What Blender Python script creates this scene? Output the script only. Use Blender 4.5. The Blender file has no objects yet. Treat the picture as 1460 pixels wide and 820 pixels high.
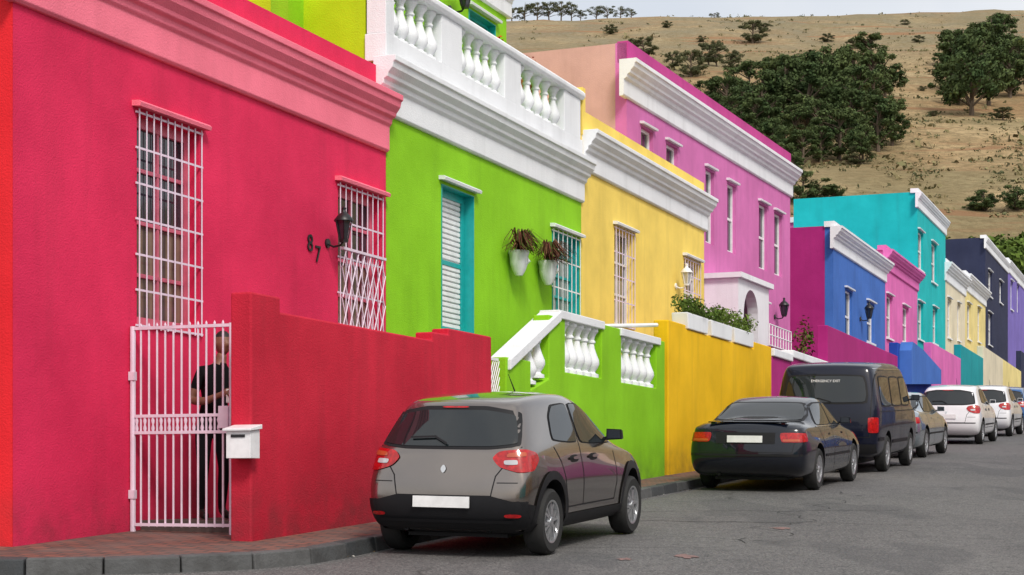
import bpy, bmesh, math, random
from mathutils import Vector, Matrix, noise, geometry
from mathutils.bvhtree import BVHTree
random.seed(7)
FL=2500.; CU=730.; HZ=690.; SL=0.0548; EYE=1.45
def G(y): return -EYE+SL*y
def kx(u): return (u-CU)/FL
scene=bpy.context.scene
# ------------------------------------------------------------ materials
def newmat(name):
    m=bpy.data.materials.new(name); m.use_nodes=True
    nt=m.node_tree; b=nt.nodes["Principled BSDF"]; return m,nt,b
def N(nt,t,**k):
    n=nt.nodes.new(t)
    for a,v in k.items():
        if a in n.inputs.keys(): n.inputs[a].default_value=v
        else: setattr(n,a,v)
    return n
def mixc(nt,fac,a,b,blend='MIX'):
    n=nt.nodes.new('ShaderNodeMix'); n.data_type='RGBA'; n.blend_type=blend
    for idx,v in ((0,fac),(6,a),(7,b)):
        if isinstance(v,bpy.types.NodeSocket): nt.links.new(v,n.inputs[idx])
        else: n.inputs[idx].default_value = v if idx==0 else (v[0],v[1],v[2],1)
    return n.outputs[2]
def ramp(nt,inp,stops):
    n=nt.nodes.new('ShaderNodeValToRGB'); cr=n.color_ramp
    while len(cr.elements)<len(stops): cr.elements.new(0.5)
    for e,(p,c) in zip(cr.elements,stops):
        e.position=p; e.color=(c[0],c[1],c[2],1) if not isinstance(c,(int,float)) else (c,c,c,1)
    nt.links.new(inp,n.inputs[0]); return n.outputs[0]
def nz(nt,scale,detail=5,vec=None,rough=.6):
    n=N(nt,'ShaderNodeTexNoise'); n.inputs['Scale'].default_value=scale; n.inputs['Detail'].default_value=detail; n.inputs['Roughness'].default_value=rough
    if vec is not None: nt.links.new(vec,n.inputs['Vector'])
    return n.outputs[0]
def objco(nt,scale=(1,1,1),rot=(0,0,0)):
    t=N(nt,'ShaderNodeTexCoord'); m=N(nt,'ShaderNodeMapping'); m.inputs['Scale'].default_value=scale; m.inputs['Rotation'].default_value=rot
    nt.links.new(t.outputs['Object'],m.inputs['Vector']); return m.outputs[0]
def bump(nt,b,h,strength=.2,dist=.02):
    n=N(nt,'ShaderNodeBump'); n.inputs['Strength'].default_value=strength; n.inputs['Distance'].default_value=dist
    nt.links.new(h,n.inputs['Height']); nt.links.new(n.outputs[0],b.inputs['Normal'])
def plaster(name,c,var=.16,rough=.8,grime=.45):
    m,nt,b=newmat(name); co=objco(nt)
    dk=[x*(1-var) for x in c]; lt=[min(1,x*(1+var*.5)+.008) for x in c]
    col=mixc(nt,ramp(nt,nz(nt,.9,6,co),[(.3,0),(.7,1)]),dk,lt)
    st=ramp(nt,nz(nt,1.0,4,objco(nt,(3.2,3.2,.28))),[(.50,0),(.75,1)])
    ms=N(nt,'ShaderNodeMath',operation='MULTIPLY'); nt.links.new(st,ms.inputs[0]); ms.inputs[1].default_value=.34*grime*2
    col=mixc(nt,ms.outputs[0],col,[x*.55+.01 for x in c])
    s=N(nt,'ShaderNodeSeparateXYZ'); nt.links.new(co,s.inputs[0])
    a=N(nt,'ShaderNodeMath',operation='MULTIPLY_ADD'); nt.links.new(s.outputs[1],a.inputs[0]); a.inputs[1].default_value=-SL; nt.links.new(s.outputs[2],a.inputs[2])
    h=N(nt,'ShaderNodeMapRange'); nt.links.new(a.outputs[0],h.inputs[0]); h.inputs[1].default_value=-1.33; h.inputs[2].default_value=-.70; h.inputs[3].default_value=1; h.inputs[4].default_value=0
    g=N(nt,'ShaderNodeMath',operation='MULTIPLY'); nt.links.new(h.outputs[0],g.inputs[0]); nt.links.new(ramp(nt,nz(nt,3,5,co),[(.35,.1),(.7,1)]),g.inputs[1])
    g2=N(nt,'ShaderNodeMath',operation='MULTIPLY'); nt.links.new(g.outputs[0],g2.inputs[0]); g2.inputs[1].default_value=grime*1.5; g2.use_clamp=True
    col=mixc(nt,g2.outputs[0],col,[x*.35+.02 for x in c])
    ch=ramp(nt,nz(nt,14,5,objco(nt,(1,1,.6)),.7),[(.69,0),(.74,.4)])
    col=mixc(nt,ch,col,[x*.6+.03 for x in c])
    nt.links.new(col,b.inputs['Base Color']); b.inputs['Roughness'].default_value=rough
    b.inputs['Specular IOR Level'].default_value=.3
    ad=N(nt,'ShaderNodeMath',operation='ADD'); nt.links.new(nz(nt,2.2,3,co),ad.inputs[0]); nt.links.new(nz(nt,60,2,co),ad.inputs[1])
    bump(nt,b,ad.outputs[0],.35,.02); return m
def simple(name,c,rough=.5,metal=0,coat=0,var=.1,scale=8,spec=.5):
    m,nt,b=newmat(name)
    col=mixc(nt,ramp(nt,nz(nt,scale,4,objco(nt)),[(.3,0),(.7,1)]),[x*(1-var) for x in c],[min(1,x*(1+var)) for x in c])
    nt.links.new(col,b.inputs['Base Color']); b.inputs['Roughness'].default_value=rough; b.inputs['Metallic'].default_value=metal
    b.inputs['Coat Weight'].default_value=coat; b.inputs['Coat Roughness'].default_value=.04; b.inputs['Specular IOR Level'].default_value=spec
    return m
def foliage(name,a,bc,scale=.8):
    m,nt,b=newmat(name); co=objco(nt)
    f=ramp(nt,nz(nt,scale,3,co),[(.3,0),(.7,1)]); g=N(nt,'ShaderNodeNewGeometry')
    c=mixc(nt,f,a,bc); r=ramp(nt,g.outputs['Random Per Island'],[(0,.55),(1,1.5)])
    c=mixc(nt,1.0,c,r,'MULTIPLY')
    nt.links.new(c,b.inputs['Base Color']); b.inputs['Roughness'].default_value=.8; b.inputs['Specular IOR Level'].default_value=.12
    return m
M={}
P=lambda n,c,**k: M.setdefault(n,plaster(n+'_plaster',c,**k))
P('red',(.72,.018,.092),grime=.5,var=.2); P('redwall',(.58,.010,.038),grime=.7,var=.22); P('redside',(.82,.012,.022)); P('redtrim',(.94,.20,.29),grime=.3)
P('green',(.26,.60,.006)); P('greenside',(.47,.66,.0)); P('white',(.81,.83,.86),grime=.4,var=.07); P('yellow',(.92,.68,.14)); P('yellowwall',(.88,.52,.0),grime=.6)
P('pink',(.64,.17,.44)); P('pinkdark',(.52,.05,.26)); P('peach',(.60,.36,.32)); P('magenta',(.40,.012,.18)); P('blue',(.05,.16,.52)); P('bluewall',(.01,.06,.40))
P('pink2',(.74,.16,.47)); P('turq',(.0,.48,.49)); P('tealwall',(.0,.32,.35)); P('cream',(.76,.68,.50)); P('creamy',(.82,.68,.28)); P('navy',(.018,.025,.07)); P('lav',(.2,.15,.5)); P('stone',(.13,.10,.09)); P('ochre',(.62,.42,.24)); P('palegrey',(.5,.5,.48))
M['wpaint']=simple('white_gloss_paint',(.80,.80,.82),.35); M['gatepaint']=simple('lilac_white_gate_paint',(.74,.62,.74),.4,scale=5)
M['turqframe']=simple('turquoise_gloss_paint',(.01,.37,.37),.35); M['black']=simple('black_iron',(.012,.012,.014),.4); M['redframe']=simple('pink_frame_paint',(.66,.14,.22),.4)
M['terracotta']=simple('terracotta',(.45,.14,.06),.8)
m,nt,b=newmat('window_glass'); b.inputs['Base Color'].default_value=(.02,.025,.035,1); b.inputs['Roughness'].default_value=.05; b.inputs['Specular IOR Level'].default_value=.8
bump(nt,b,nz(nt,2.5,2,objco(nt)),.06,.02); M['glass']=m
def curt(name,cs,coat):
    m,nt,b=newmat(name); w=N(nt,'ShaderNodeTexWave'); w.inputs['Scale'].default_value=5; w.inputs['Distortion'].default_value=3; nt.links.new(objco(nt,(1,1,.08)),w.inputs[0])
    nt.links.new(ramp(nt,w.outputs[0],[(0,cs[0]),(.6,cs[1]),(1,cs[2])]),b.inputs['Base Color']); b.inputs['Roughness'].default_value=.6; b.inputs['Coat Weight'].default_value=coat; b.inputs['Coat Roughness'].default_value=.03; return m
M['curtain']=curt('curtained_glass',[(.10,.10,.10),(.30,.29,.28),(.42,.41,.38)],1); M['curtainb']=curt('brown_curtained_glass',[(.03,.02,.015),(.14,.09,.06),(.24,.17,.11)],1)
m,nt,b=newmat('car_glass'); b.inputs['Base Color'].default_value=(.010,.014,.016,1); b.inputs['Roughness'].default_value=.02; b.inputs['Specular IOR Level'].default_value=.75; M['carglass']=m
M['tyre']=simple('tyre_rubber',(.018,.018,.018),.8); M['alloy']=simple('alloy_wheel',(.55,.56,.58),.3,.8); M['trim']=simple('black_car_plastic',(.012,.012,.014),.55,spec=.25)
M['lampred']=simple('tail_lamp_red',(.42,.004,.006),.15,0,.6,var=.4,scale=26); M['lampamb']=simple('tail_lamp_amber',(.45,.07,.02),.2,0,.8); M['lampclear']=simple('clear_lamp',(.5,.5,.52),.15,.2,1); M['plate']=simple('number_plate_white',(.80,.80,.80),.4)
M['chrome']=simple('chrome',(.7,.7,.7),.15,1)
def paint(name,c,metal=.0,coat=1.,rough=.35,dust=.05):
    m,nt,b=newmat(name)
    f=N(nt,'ShaderNodeTexNoise'); f.inputs['Scale'].default_value=3; f.inputs['Detail'].default_value=4; nt.links.new(objco(nt),f.inputs[0])
    c1=mixc(nt,f.outputs[0],[x*.88 for x in c],[x*1.12 for x in c])
    if metal: c1=mixc(nt,ramp(nt,nz(nt,900,1,objco(nt)),[(.4,0),(.65,.25)]),c1,[min(1,x*1.6) for x in c])
    s=N(nt,'ShaderNodeSeparateXYZ'); nt.links.new(objco(nt),s.inputs[0]); h=N(nt,'ShaderNodeMapRange'); nt.links.new(s.outputs[2],h.inputs[0]); h.inputs[1].default_value=.2; h.inputs[2].default_value=.6; h.inputs[3].default_value=dust; h.inputs[4].default_value=0
    c1=mixc(nt,h.outputs[0],c1,(.13,.11,.09))
    nt.links.new(c1,b.inputs['Base Color'])
    nt.links.new(ramp(nt,f.outputs[0],[(.3,rough*.85),(.7,rough*1.15)]),b.inputs['Roughness'])
    b.inputs['Metallic'].default_value=metal; b.inputs['Coat Weight'].default_value=coat; b.inputs['Coat Roughness'].default_value=.015; b.inputs['Specular IOR Level'].default_value=.15; return m
M['cbronze']=paint('bronze_grey_car_paint',(.235,.205,.185),.94,1,.17,.08); M['cdark']=paint('midnight_car_paint',(.003,.005,.012)); M['cvan']=paint('navy_van_paint',(.003,.005,.018),0,.7)
M['csilver']=paint('blue_silver_car_paint',(.36,.42,.46),.8,1,.2,.1); M['cwhite']=paint('white_car_paint',(.78,.79,.81),dust=.15); M['cblue']=paint('blue_car_paint',(.02,.10,.28))
M['bark']=simple('bark',(.11,.08,.055),.9); M['pine']=foliage('pine_foliage',(.030,.055,.020),(.095,.122,.042),2.2); M['pine2']=foliage('grey_pine_foliage',(.055,.065,.03),(.13,.135,.065),2.)
M['bush']=foliage('bush_foliage',(.05,.09,.015),(.13,.19,.035),1.0); M['scrub']=foliage('scrub_foliage',(.11,.11,.05),(.25,.21,.11),.2)
M['plantred']=foliage('wine_plant_leaves',(.07,.02,.015),(.16,.07,.04),6); M['flower']=foliage('red_flowers',(.5,.02,.01),(.6,.06,.02),6)
M['skin']=simple('skin',(.20,.09,.055),.55); M['shirt']=simple('black_cloth',(.006,.006,.007),.95,spec=.1); M['trousers']=simple('charcoal_trousers',(.012,.012,.015),.95,spec=.1); M['hair']=simple('dark_hair',(.01,.008,.006),.6)
m,nt,b=newmat('asphalt'); co=objco(nt)
c=mixc(nt,ramp(nt,nz(nt,.35,6,objco(nt,(1,.45,1),(0,0,-.37))),[(.3,0),(.72,1)]),(.080,.078,.082),(.160,.155,.152))
c=mixc(nt,ramp(nt,nz(nt,38,2,co),[(.42,0),(.72,.8)]),c,(.27,.26,.25))
c=mixc(nt,ramp(nt,nz(nt,60,1,co),[(.28,.9),(.5,0)]),c,(.018,.018,.018))
c=mixc(nt,ramp(nt,nz(nt,7,6,co,.8),[(.48,0),(.66,.5)]),c,(.05,.05,.052))
c=mixc(nt,ramp(nt,nz(nt,.8,2,objco(nt,(1,.25,1),(0,0,-.37))),[(.60,0),(.63,.35)]),c,(.06,.06,.064))
v=N(nt,'ShaderNodeTexVoronoi'); v.feature='DISTANCE_TO_EDGE'; v.inputs['Scale'].default_value=.3
wn=N(nt,'ShaderNodeTexNoise'); wn.inputs['Scale'].default_value=1.6; wn.inputs['Detail'].default_value=5; nt.links.new(co,wn.inputs[0])
nt.links.new(mixc(nt,.35,co,wn.outputs[1],'ADD'),v.inputs[0])
ck=ramp(nt,v.outputs[0],[(.0,1),(.008,0)]); mm=N(nt,'ShaderNodeMath',operation='MULTIPLY'); nt.links.new(ck,mm.inputs[0]); nt.links.new(ramp(nt,nz(nt,.5,3,co),[(.46,0),(.60,.6)]),mm.inputs[1])
c=mixc(nt,mm.outputs[0],c,(.02,.02,.02))
nt.links.new(c,b.inputs['Base Color']); b.inputs['Roughness'].default_value=.78; b.inputs['Specular IOR Level'].default_value=.3; bump(nt,b,nz(nt,50,2,co),.8,.015); M['asphalt']=m
m,nt,b=newmat('brick_paving'); br=N(nt,'ShaderNodeTexBrick'); br.inputs['Scale'].default_value=2.2; br.inputs['Mortar Size'].default_value=.035; br.inputs['Color1'].default_value=(.26,.085,.055,1); br.inputs['Color2'].default_value=(.11,.05,.04,1); br.inputs['Mortar'].default_value=(.04,.034,.032,1)
nt.links.new(objco(nt,(1,1,1),(0,0,.37)),br.inputs[0]); c=mixc(nt,ramp(nt,nz(nt,1.6,6,objco(nt)),[(.40,0),(.75,.8)]),br.outputs[0],(.15,.12,.105))
nt.links.new(c,b.inputs['Base Color']); b.inputs['Roughness'].default_value=.85; bump(nt,b,br.outputs[1],-.4,.01); M['paving']=m
m,nt,b=newmat('kerb_stone'); g=N(nt,'ShaderNodeNewGeometry'); c=mixc(nt,g.outputs['Random Per Island'],(.035,.040,.045),(.125,.125,.125)); c=mixc(nt,ramp(nt,nz(nt,6,6,objco(nt)),[(.35,0),(.75,.7)]),c,(.035,.033,.032))
nt.links.new(c,b.inputs['Base Color']); b.inputs['Roughness'].default_value=.8; bump(nt,b,nz(nt,25,4,objco(nt)),.5,.02); M['kerb']=m
m,nt,b=newmat('dry_hill_grass'); co=objco(nt)
c=mixc(nt,ramp(nt,nz(nt,.035,6,co),[(.35,0),(.62,1)]),(.43,.275,.14),(.60,.45,.25))
c=mixc(nt,ramp(nt,nz(nt,.022,7,objco(nt,(1.3,.7,1))),[(.47,0),(.58,.65)]),c,(.23,.205,.105))
s=N(nt,'ShaderNodeSeparateXYZ'); nt.links.new(co,s.inputs[0]); mr=N(nt,'ShaderNodeMapRange'); nt.links.new(s.outputs[2],mr.inputs[0]); mr.inputs[1].default_value=80; mr.inputs[2].default_value=150
mu=N(nt,'ShaderNodeMath',operation='MULTIPLY'); nt.links.new(mr.outputs[0],mu.inputs[0]); nt.links.new(ramp(nt,nz(nt,.05,6,co),[(.35,.3),(.62,.95)]),mu.inputs[1])
c=mixc(nt,mu.outputs[0],c,(.27,.245,.17))
c=mixc(nt,ramp(nt,nz(nt,.6,6,co,.8),[(.43,0),(.58,.75)]),c,(.23,.175,.09))
c=mixc(nt,ramp(nt,nz(nt,.09,4,objco(nt,(.18,1,2.5))),[(.57,0),(.63,.8)]),c,(.35,.19,.10))
nt.links.new(c,b.inputs['Base Color']); b.inputs['Roughness'].default_value=.95; b.inputs['Specular IOR Level'].default_value=.1; bump(nt,b,nz(nt,.8,6,co,.75),.9,1.2); M['hill']=m
M['earth']=simple('earth_ground',(.16,.13,.09),.95,scale=.4,var=.3); M['faded']=simple('faded_red_road_paint',(.20,.12,.11),.9,scale=12,var=.4); M['paper']=simple('litter_paper',(.5,.48,.44),.9); M['dryleaf']=simple('dry_leaves',(.10,.065,.03),.9); M['tar']=simple('tar_seam',(.022,.022,.023),.7)
# ------------------------------------------------------------ mesh helpers
class MB:
    def __init__(s): s.v=[];s.f=[];s.fm=[];s.mats=[]
    def mi(s,mat):
        if isinstance(mat,str): mat=M[mat]
        if mat not in s.mats: s.mats.append(mat)
        return s.mats.index(mat)
    def add(s,vs,fs,mat):
        o=len(s.v); s.v+=[tuple(p) for p in vs]; i=s.mi(mat)
        for f in fs: s.f.append(tuple(o+k for k in f)); s.fm.append(i)
    def prism(s,a,b,mat):
        n=len(a); s.add(list(a)+list(b),[tuple(range(n))[::-1],tuple(range(n,2*n))]+[(i,(i+1)%n,n+(i+1)%n,n+i) for i in range(n)],mat)
    def tube(s,pts,rs,mat,seg=8,cap=True):
        pts=[Vector(p) for p in pts]
        if not isinstance(rs,(list,tuple)): rs=[rs]*len(pts)
        vs=[];fs=[]
        for i,p in enumerate(pts):
            d=(pts[min(i+1,len(pts)-1)]-pts[max(i-1,0)]).normalized()
            a=d.cross(Vector((0,0,1)));
            if a.length<.05: a=d.cross(Vector((0,1,0)))
            a.normalize(); c=d.cross(a)
            for k in range(seg):
                t=2*math.pi*k/seg; vs.append(p+(a*math.cos(t)+c*math.sin(t))*rs[i])
        for i in range(len(pts)-1):
            for k in range(seg): fs.append((i*seg+k,i*seg+(k+1)%seg,(i+1)*seg+(k+1)%seg,(i+1)*seg+k))
        if cap: fs+= [tuple(range(seg))[::-1],tuple(range((len(pts)-1)*seg,len(pts)*seg))]
        s.add(vs,fs,mat)
    def lathe(s,o,prof,mat,seg=12,ax=Vector((0,0,1)),sc=1):
        ax=Vector(ax); a=ax.cross(Vector((1,0,0)));
        if a.length<.1: a=ax.cross(Vector((0,1,0)))
        a.normalize(); c=ax.cross(a); vs=[];fs=[]
        for r,h in prof:
            for k in range(seg):
                t=2*math.pi*k/seg; vs.append(Vector(o)+(a*math.cos(t)+c*math.sin(t))*r*sc+ax*h*sc)
        for i in range(len(prof)-1):
            for k in range(seg): fs.append((i*seg+k,i*seg+(k+1)%seg,(i+1)*seg+(k+1)%seg,(i+1)*seg+k))
        s.add(vs,fs,mat)
    def obj(s,name,parent=None,smooth=False,bevel=0,norm=True):
        me=bpy.data.meshes.new(name); me.from_pydata(s.v,[],s.f)
        for x in s.mats: me.materials.append(x)
        for p,i in zip(me.polygons,s.fm): p.material_index=i; p.use_smooth=smooth
        if norm:
            bm=bmesh.new(); bm.from_mesh(me); bmesh.ops.recalc_face_normals(bm,faces=bm.faces); bm.to_mesh(me); bm.free()
        o=bpy.data.objects.new(name,me); scene.collection.objects.link(o)
        if parent: o.parent=parent
        if bevel:
            md=o.modifiers.new('bev','BEVEL'); md.width=bevel; md.segments=2; md.limit_method='ANGLE'
        if smooth: 
            try: me.set_sharp_from_angle(angle=math.radians(40))
            except Exception: pass
        return o
def empty(name,mw=None):
    e=bpy.data.objects.new(name,None); scene.collection.objects.link(e); e.empty_display_size=.3
    if mw is not None: e.matrix_world=mw
    return e
class Fr:
    def __init__(s,c,d,y0):
        s.c,s.d,s.y0=c,d,y0; s.k=math.sqrt(1+d*d); s.e=Vector((d,1,0))/s.k; s.n=Vector((1,-d,0))/s.k; s.o=Vector((-c+d*y0,y0,0))
    def Y(s,u): return s.c/(s.d-kx(u))
    def S(s,u): return (s.Y(u)-s.y0)*s.k
    def Z(s,u,v): return (HZ-v)/FL*s.Y(u)
    def A(s,y): return (y-s.y0)*s.k
    def P(s,a,n,z): return s.o+s.e*a+s.n*n+Vector((0,0,z))
    def box(s,mb,a0,a1,n0,n1,z0,z1,mat):
        mb.prism([s.P(a0,n0,z0),s.P(a1,n0,z0),s.P(a1,n1,z0),s.P(a0,n1,z0)],[s.P(a0,n0,z1),s.P(a1,n0,z1),s.P(a1,n1,z1),s.P(a0,n1,z1)],mat)
    def ext(s,mb,prof,a0,a1,mat): mb.prism([s.P(a0,n,z) for n,z in prof],[s.P(a1,n,z) for n,z in prof],mat)
    def plate(s,mb,poly,n0,n1,mat): mb.prism([s.P(a,n0,z) for a,z in poly],[s.P(a,n1,z) for a,z in poly],mat)
def wallgrid(mb,fr,a0,a1,z0,z1,ops,mat,depth=.24,n=0):
    A=sorted(set([a0,a1]+[o[0] for o in ops]+[o[1] for o in ops])); Z=sorted(set([z0,z1]+[o[2] for o in ops]+[o[3] for o in ops]))
    for i in range(len(A)-1):
        for j in range(len(Z)-1):
            ca,cz=(A[i]+A[i+1])/2,(Z[j]+Z[j+1])/2
            if any(o[0]<ca<o[1] and o[2]<cz<o[3] for o in ops): continue
            mb.add([fr.P(A[i],n,Z[j]),fr.P(A[i+1],n,Z[j]),fr.P(A[i+1],n,Z[j+1]),fr.P(A[i],n,Z[j+1])],[(0,1,2,3)],mat)
    for o in ops:
        a,b,c,d=o[:4]; q=[(a,c),(b,c),(b,d),(a,d)]
        for i in range(4):
            p,r=q[i],q[(i+1)%4]; mb.add([fr.P(p[0],n,p[1]),fr.P(r[0],n,r[1]),fr.P(r[0],n-depth,r[1]),fr.P(p[0],n-depth,p[1])],[(0,1,2,3)],mat)
    for a in (a0,a1): mb.add([fr.P(a,n,z0),fr.P(a,n-depth,z0),fr.P(a,n-depth,z1),fr.P(a,n,z1)],[(0,1,2,3)],mat)
    mb.add([fr.P(a0,n,z1),fr.P(a1,n,z1),fr.P(a1,n-depth,z1),fr.P(a0,n-depth,z1)],[(0,1,2,3)],mat)
def cornice(mb,fr,a0,a1,zt,h,pr,mat):
    pf=[(-.04,zt),(pr,zt),(pr,zt-.10*h),(pr*.9,zt-.12*h),(pr*.84,zt-.22*h),(pr*.62,zt-.32*h),(pr*.58,zt-.38*h),(pr*.4,zt-.42*h),(pr*.36,zt-.5*h),(.055,zt-.55*h),(.055,zt-.96*h),(.03,zt-h),(-.04,zt-h)]
    fr.ext(mb,pf,a0,a1,mat)
def window(mb,fr,r,frame='wpaint',glass='glass',nx=1,nz_=2,hood='white',sill='white',bars=0,barmat='wpaint',hbars=3,fw=.06,dn=-.13,trellis=False,blind=False,lower=None,lining=None):
    a0,a1,z0,z1=r[:4]; w=a1-a0; h=z1-z0
    zm=z0+h*.5
    if lower:
        fr.box(mb,a0+.02,a1-.02,dn-.03,dn-.02,zm,z1-.02,glass); fr.box(mb,a0+.02,a1-.02,dn-.03,dn-.02,z0+.02,zm-.001,lower)
    else: fr.box(mb,a0+.02,a1-.02,dn-.03,dn-.02,z0+.02,z1-.02,glass)
    if lining:
        fr.box(mb,a1-.012,a1-.002,dn+.021,.012,z0,z1-.0,lining); fr.box(mb,a0+.002,a1-.013,dn+.021,.012,z1-.012,z1-.002,lining); fr.box(mb,a0+.002,a0+.012,dn+.021,.012,z0,z1-.013,lining)
    for (x0,x1,y0,y1) in ((a0,a0+fw,z0,z1),(a1-fw,a1,z0,z1),(a0+fw,a1-fw,z0,z0+fw),(a0+fw,a1-fw,z1-fw,z1)): fr.box(mb,x0,x1,dn-.05,dn+.02,y0,y1,frame)
    for i in range(1,nx+1):
        x=a0+w*i/(nx+1); 
        if nx: fr.box(mb,x-.02,x+.02,dn-.035,dn+.008,z0+fw,z1-fw,frame)
    for i in range(1,nz_+1):
        z=z0+h*i/(nz_+1); t=.03 if nz_==1 else .018; fr.box(mb,a0+fw,a1-fw,dn-.035,dn+.012,z-t,z+t,frame)
    if blind:
        k=int(h/.07)
        for i in range(k):
            z=z0+fw+i*.07; fr.ext(mb,[(dn-.015,z),(dn+.004,z+.012),(dn+.0,z+.06),(dn-.015,z+.06)],a0+fw+.01,a1-fw-.01,'wpaint')
    if hood: fr.ext(mb,[(-.03,z1+.05),(.09,z1+.04),(.10,z1+.075),(.075,z1+.095),(-.03,z1+.10)],a0-.08,a1+.08,hood)
    if sill: fr.ext(mb,[(-.05,z0-.08),(.07,z0-.08),(.07,z0-.02),(-.05,z0+.012)],a0-.05,a1+.05,sill)
    if bars:
        n=.03
        for i in range(bars+1):
            x=a0+w*i/bars; mb.tube([fr.P(x,n,z0-.02),fr.P(x,n,z1+.03)],.0075,barmat,6)
        for i in range(hbars+1):
            z=z0+h*i/hbars; fr.box(mb,a0-.04,a1+.04,n-.018,n-.008,z-.010,z+.010,barmat)
    if trellis:
        n=.055; zt=z0+h*.55; k=7
        for i in range(-k,2*k):
            for sgn in (1,-1):
                x0=a0+w*i/k; x1=x0+sgn*(zt-z0)*.45; za,zb=z0,zt; xa,xb=x0,x1
                def clip(xa,za,xb,zb):
                    t0,t1=0,1; dx=xb-xa
                    for lim,sg in ((a0,1),(a1,-1)):
                        fa=sg*(xa-lim); fb=sg*(xb-lim)
                        if fa<0 and fb<0: return None
                        if fa<0: t0=max(t0,fa/(fa-fb))
                        if fb<0: t1=min(t1,fa/(fa-fb))
                    if t0>=t1: return None
                    return xa+dx*t0,za+(zb-za)*t0,xa+dx*t1,za+(zb-za)*t1
                c=clip(xa,za,xb,zb)
                if c: mb.tube([fr.P(c[0],n+.006*sgn,c[1]),fr.P(c[2],n+.006*sgn,c[3])],.008,barmat,4)
        fr.box(mb,a0,a1,n-.02,n+.02,zt,zt+.03,barmat)
def lantern(name,p,nrm,mat,sc=1.,parent=None):
    mb=MB(); nrm=Vector(nrm); up=Vector((0,0,1)); b=Vector(p)
    mb.lathe(b,[(0,0),(.05,0),(.05,.02),(0,.02)],mat,12,nrm,sc)
    c=b+nrm*.20*sc
    mb.tube([b,b+nrm*.08*sc-up*.04*sc,b+nrm*.16*sc-up*.03*sc,c+up*.02*sc],.012*sc,mat,6)
    mb.lathe(c,[(0,0),(.05,0),(.055,.03),(0,.03)],mat,6,up,sc)
    mb.lathe(c,[(.045,.03),(.085,.22)],'lampclear' if mat!='black' else 'glass',6,up,sc)
    side=nrm.cross(up)
    for k in range(6):
        t=math.pi/3*k; d=nrm*math.cos(t)+side*math.sin(t); mb.tube([c+d*.05*sc+up*.03*sc,c+d*.092*sc+up*.22*sc],.007*sc,mat,4)
    mb.lathe(c,[(.0,.22),(.105,.22),(.105,.235),(.06,.29),(.03,.31),(.02,.34),(.028,.36),(0,.385)],mat,12,up,sc)
    return mb.obj(name,parent,True)
BAL=[(.40,0),(.40,.07),(.26,.09),(.22,.12),(.36,.2),(.44,.28),(.42,.36),(.30,.48),(.20,.60),(.17,.68),(.24,.71),(.24,.74),(.18,.77),(.22,.84),(.30,.90),(.38,.93),(.38,1)]
def baluster(mb,p,h,w,mat='white'): mb.lathe(p,[(r*w,z*h) for r,z in BAL],mat,12)
def leaves(mb,c,r,n,size,mat,flat=.75,shell=.5):
    c=Vector(c)
    for _ in range(n):
        d=Vector((random.gauss(0,1),random.gauss(0,1),random.gauss(0,1))).normalized(); rr=r*(shell+(1-shell)*random.random())
        p=c+Vector((d.x*rr,d.y*rr,d.z*rr*flat)); nn=(d+Vector((random.uniform(-1,1),random.uniform(-1,1),random.uniform(-.6,1)))*.8).normalized()
        a=nn.cross(Vector((random.random(),random.random(),random.random()))).normalized(); b2=nn.cross(a); s=size*random.uniform(.5,1.2)
        mb.add([p-a*s,p+b2*s*.6,p+a*s,p-b2*s*.6],[(0,1,2,3)],mat)
# ------------------------------------------------------------ camera / light
cam=bpy.data.cameras.new('camera'); co_=bpy.data.objects.new('camera',cam); scene.collection.objects.link(co_); scene.camera=co_
co_.location=(0,0,0); co_.rotation_euler=(math.pi/2,0,0); cam.sensor_width=36; cam.lens=FL/1460*36; cam.shift_y=(HZ-410)/1460; cam.clip_end=6000; cam.clip_start=.1
EL=math.radians(44); az=Vector((.34,-.94)).normalized()
sd=bpy.data.lights.new('sun','SUN'); sd.energy=2.4; sd.angle=math.radians(14); sd.color=(1,.95,.88); so=bpy.data.objects.new('sun',sd); scene.collection.objects.link(so)
S=Vector((az.x*math.cos(EL),az.y*math.cos(EL),math.sin(EL))); so.rotation_euler=S.to_track_quat('Z','Y').to_euler(); so.location=S*60
w=bpy.data.worlds.new('World'); scene.world=w; w.use_nodes=True; nt=w.node_tree; sk=nt.nodes.new('ShaderNodeTexSky'); sk.sky_type='NISHITA'; sk.sun_disc=False; sk.sun_elevation=EL; sk.sun_rotation=math.atan2(az.x,az.y); sk.dust_density=4; sk.air_density=1.0; sk.ozone_density=.6; sk.altitude=0
tc=nt.nodes.new('ShaderNodeTexCoord'); cn=nt.nodes.new('ShaderNodeTexNoise'); cn.inputs['Scale'].default_value=2.6; cn.inputs['Detail'].default_value=7; nt.links.new(tc.outputs['Generated'],cn.inputs['Vector'])
cf=ramp(nt,cn.outputs[0],[(.38,.60),(.62,.98)])
mx_=nt.nodes.new('ShaderNodeMix'); mx_.data_type='RGBA'; nt.links.new(cf,mx_.inputs[0]); nt.links.new(sk.outputs[0],mx_.inputs[6]); mx_.inputs[7].default_value=(6.5,6.55,6.65,1)
bg=nt.nodes['Background']; nt.links.new(mx_.outputs[2],bg.inputs[0]); bg.inputs[1].default_value=.148
scene.view_settings.view_transform='Standard'; scene.view_settings.look='None'; scene.view_settings.exposure=0
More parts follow.
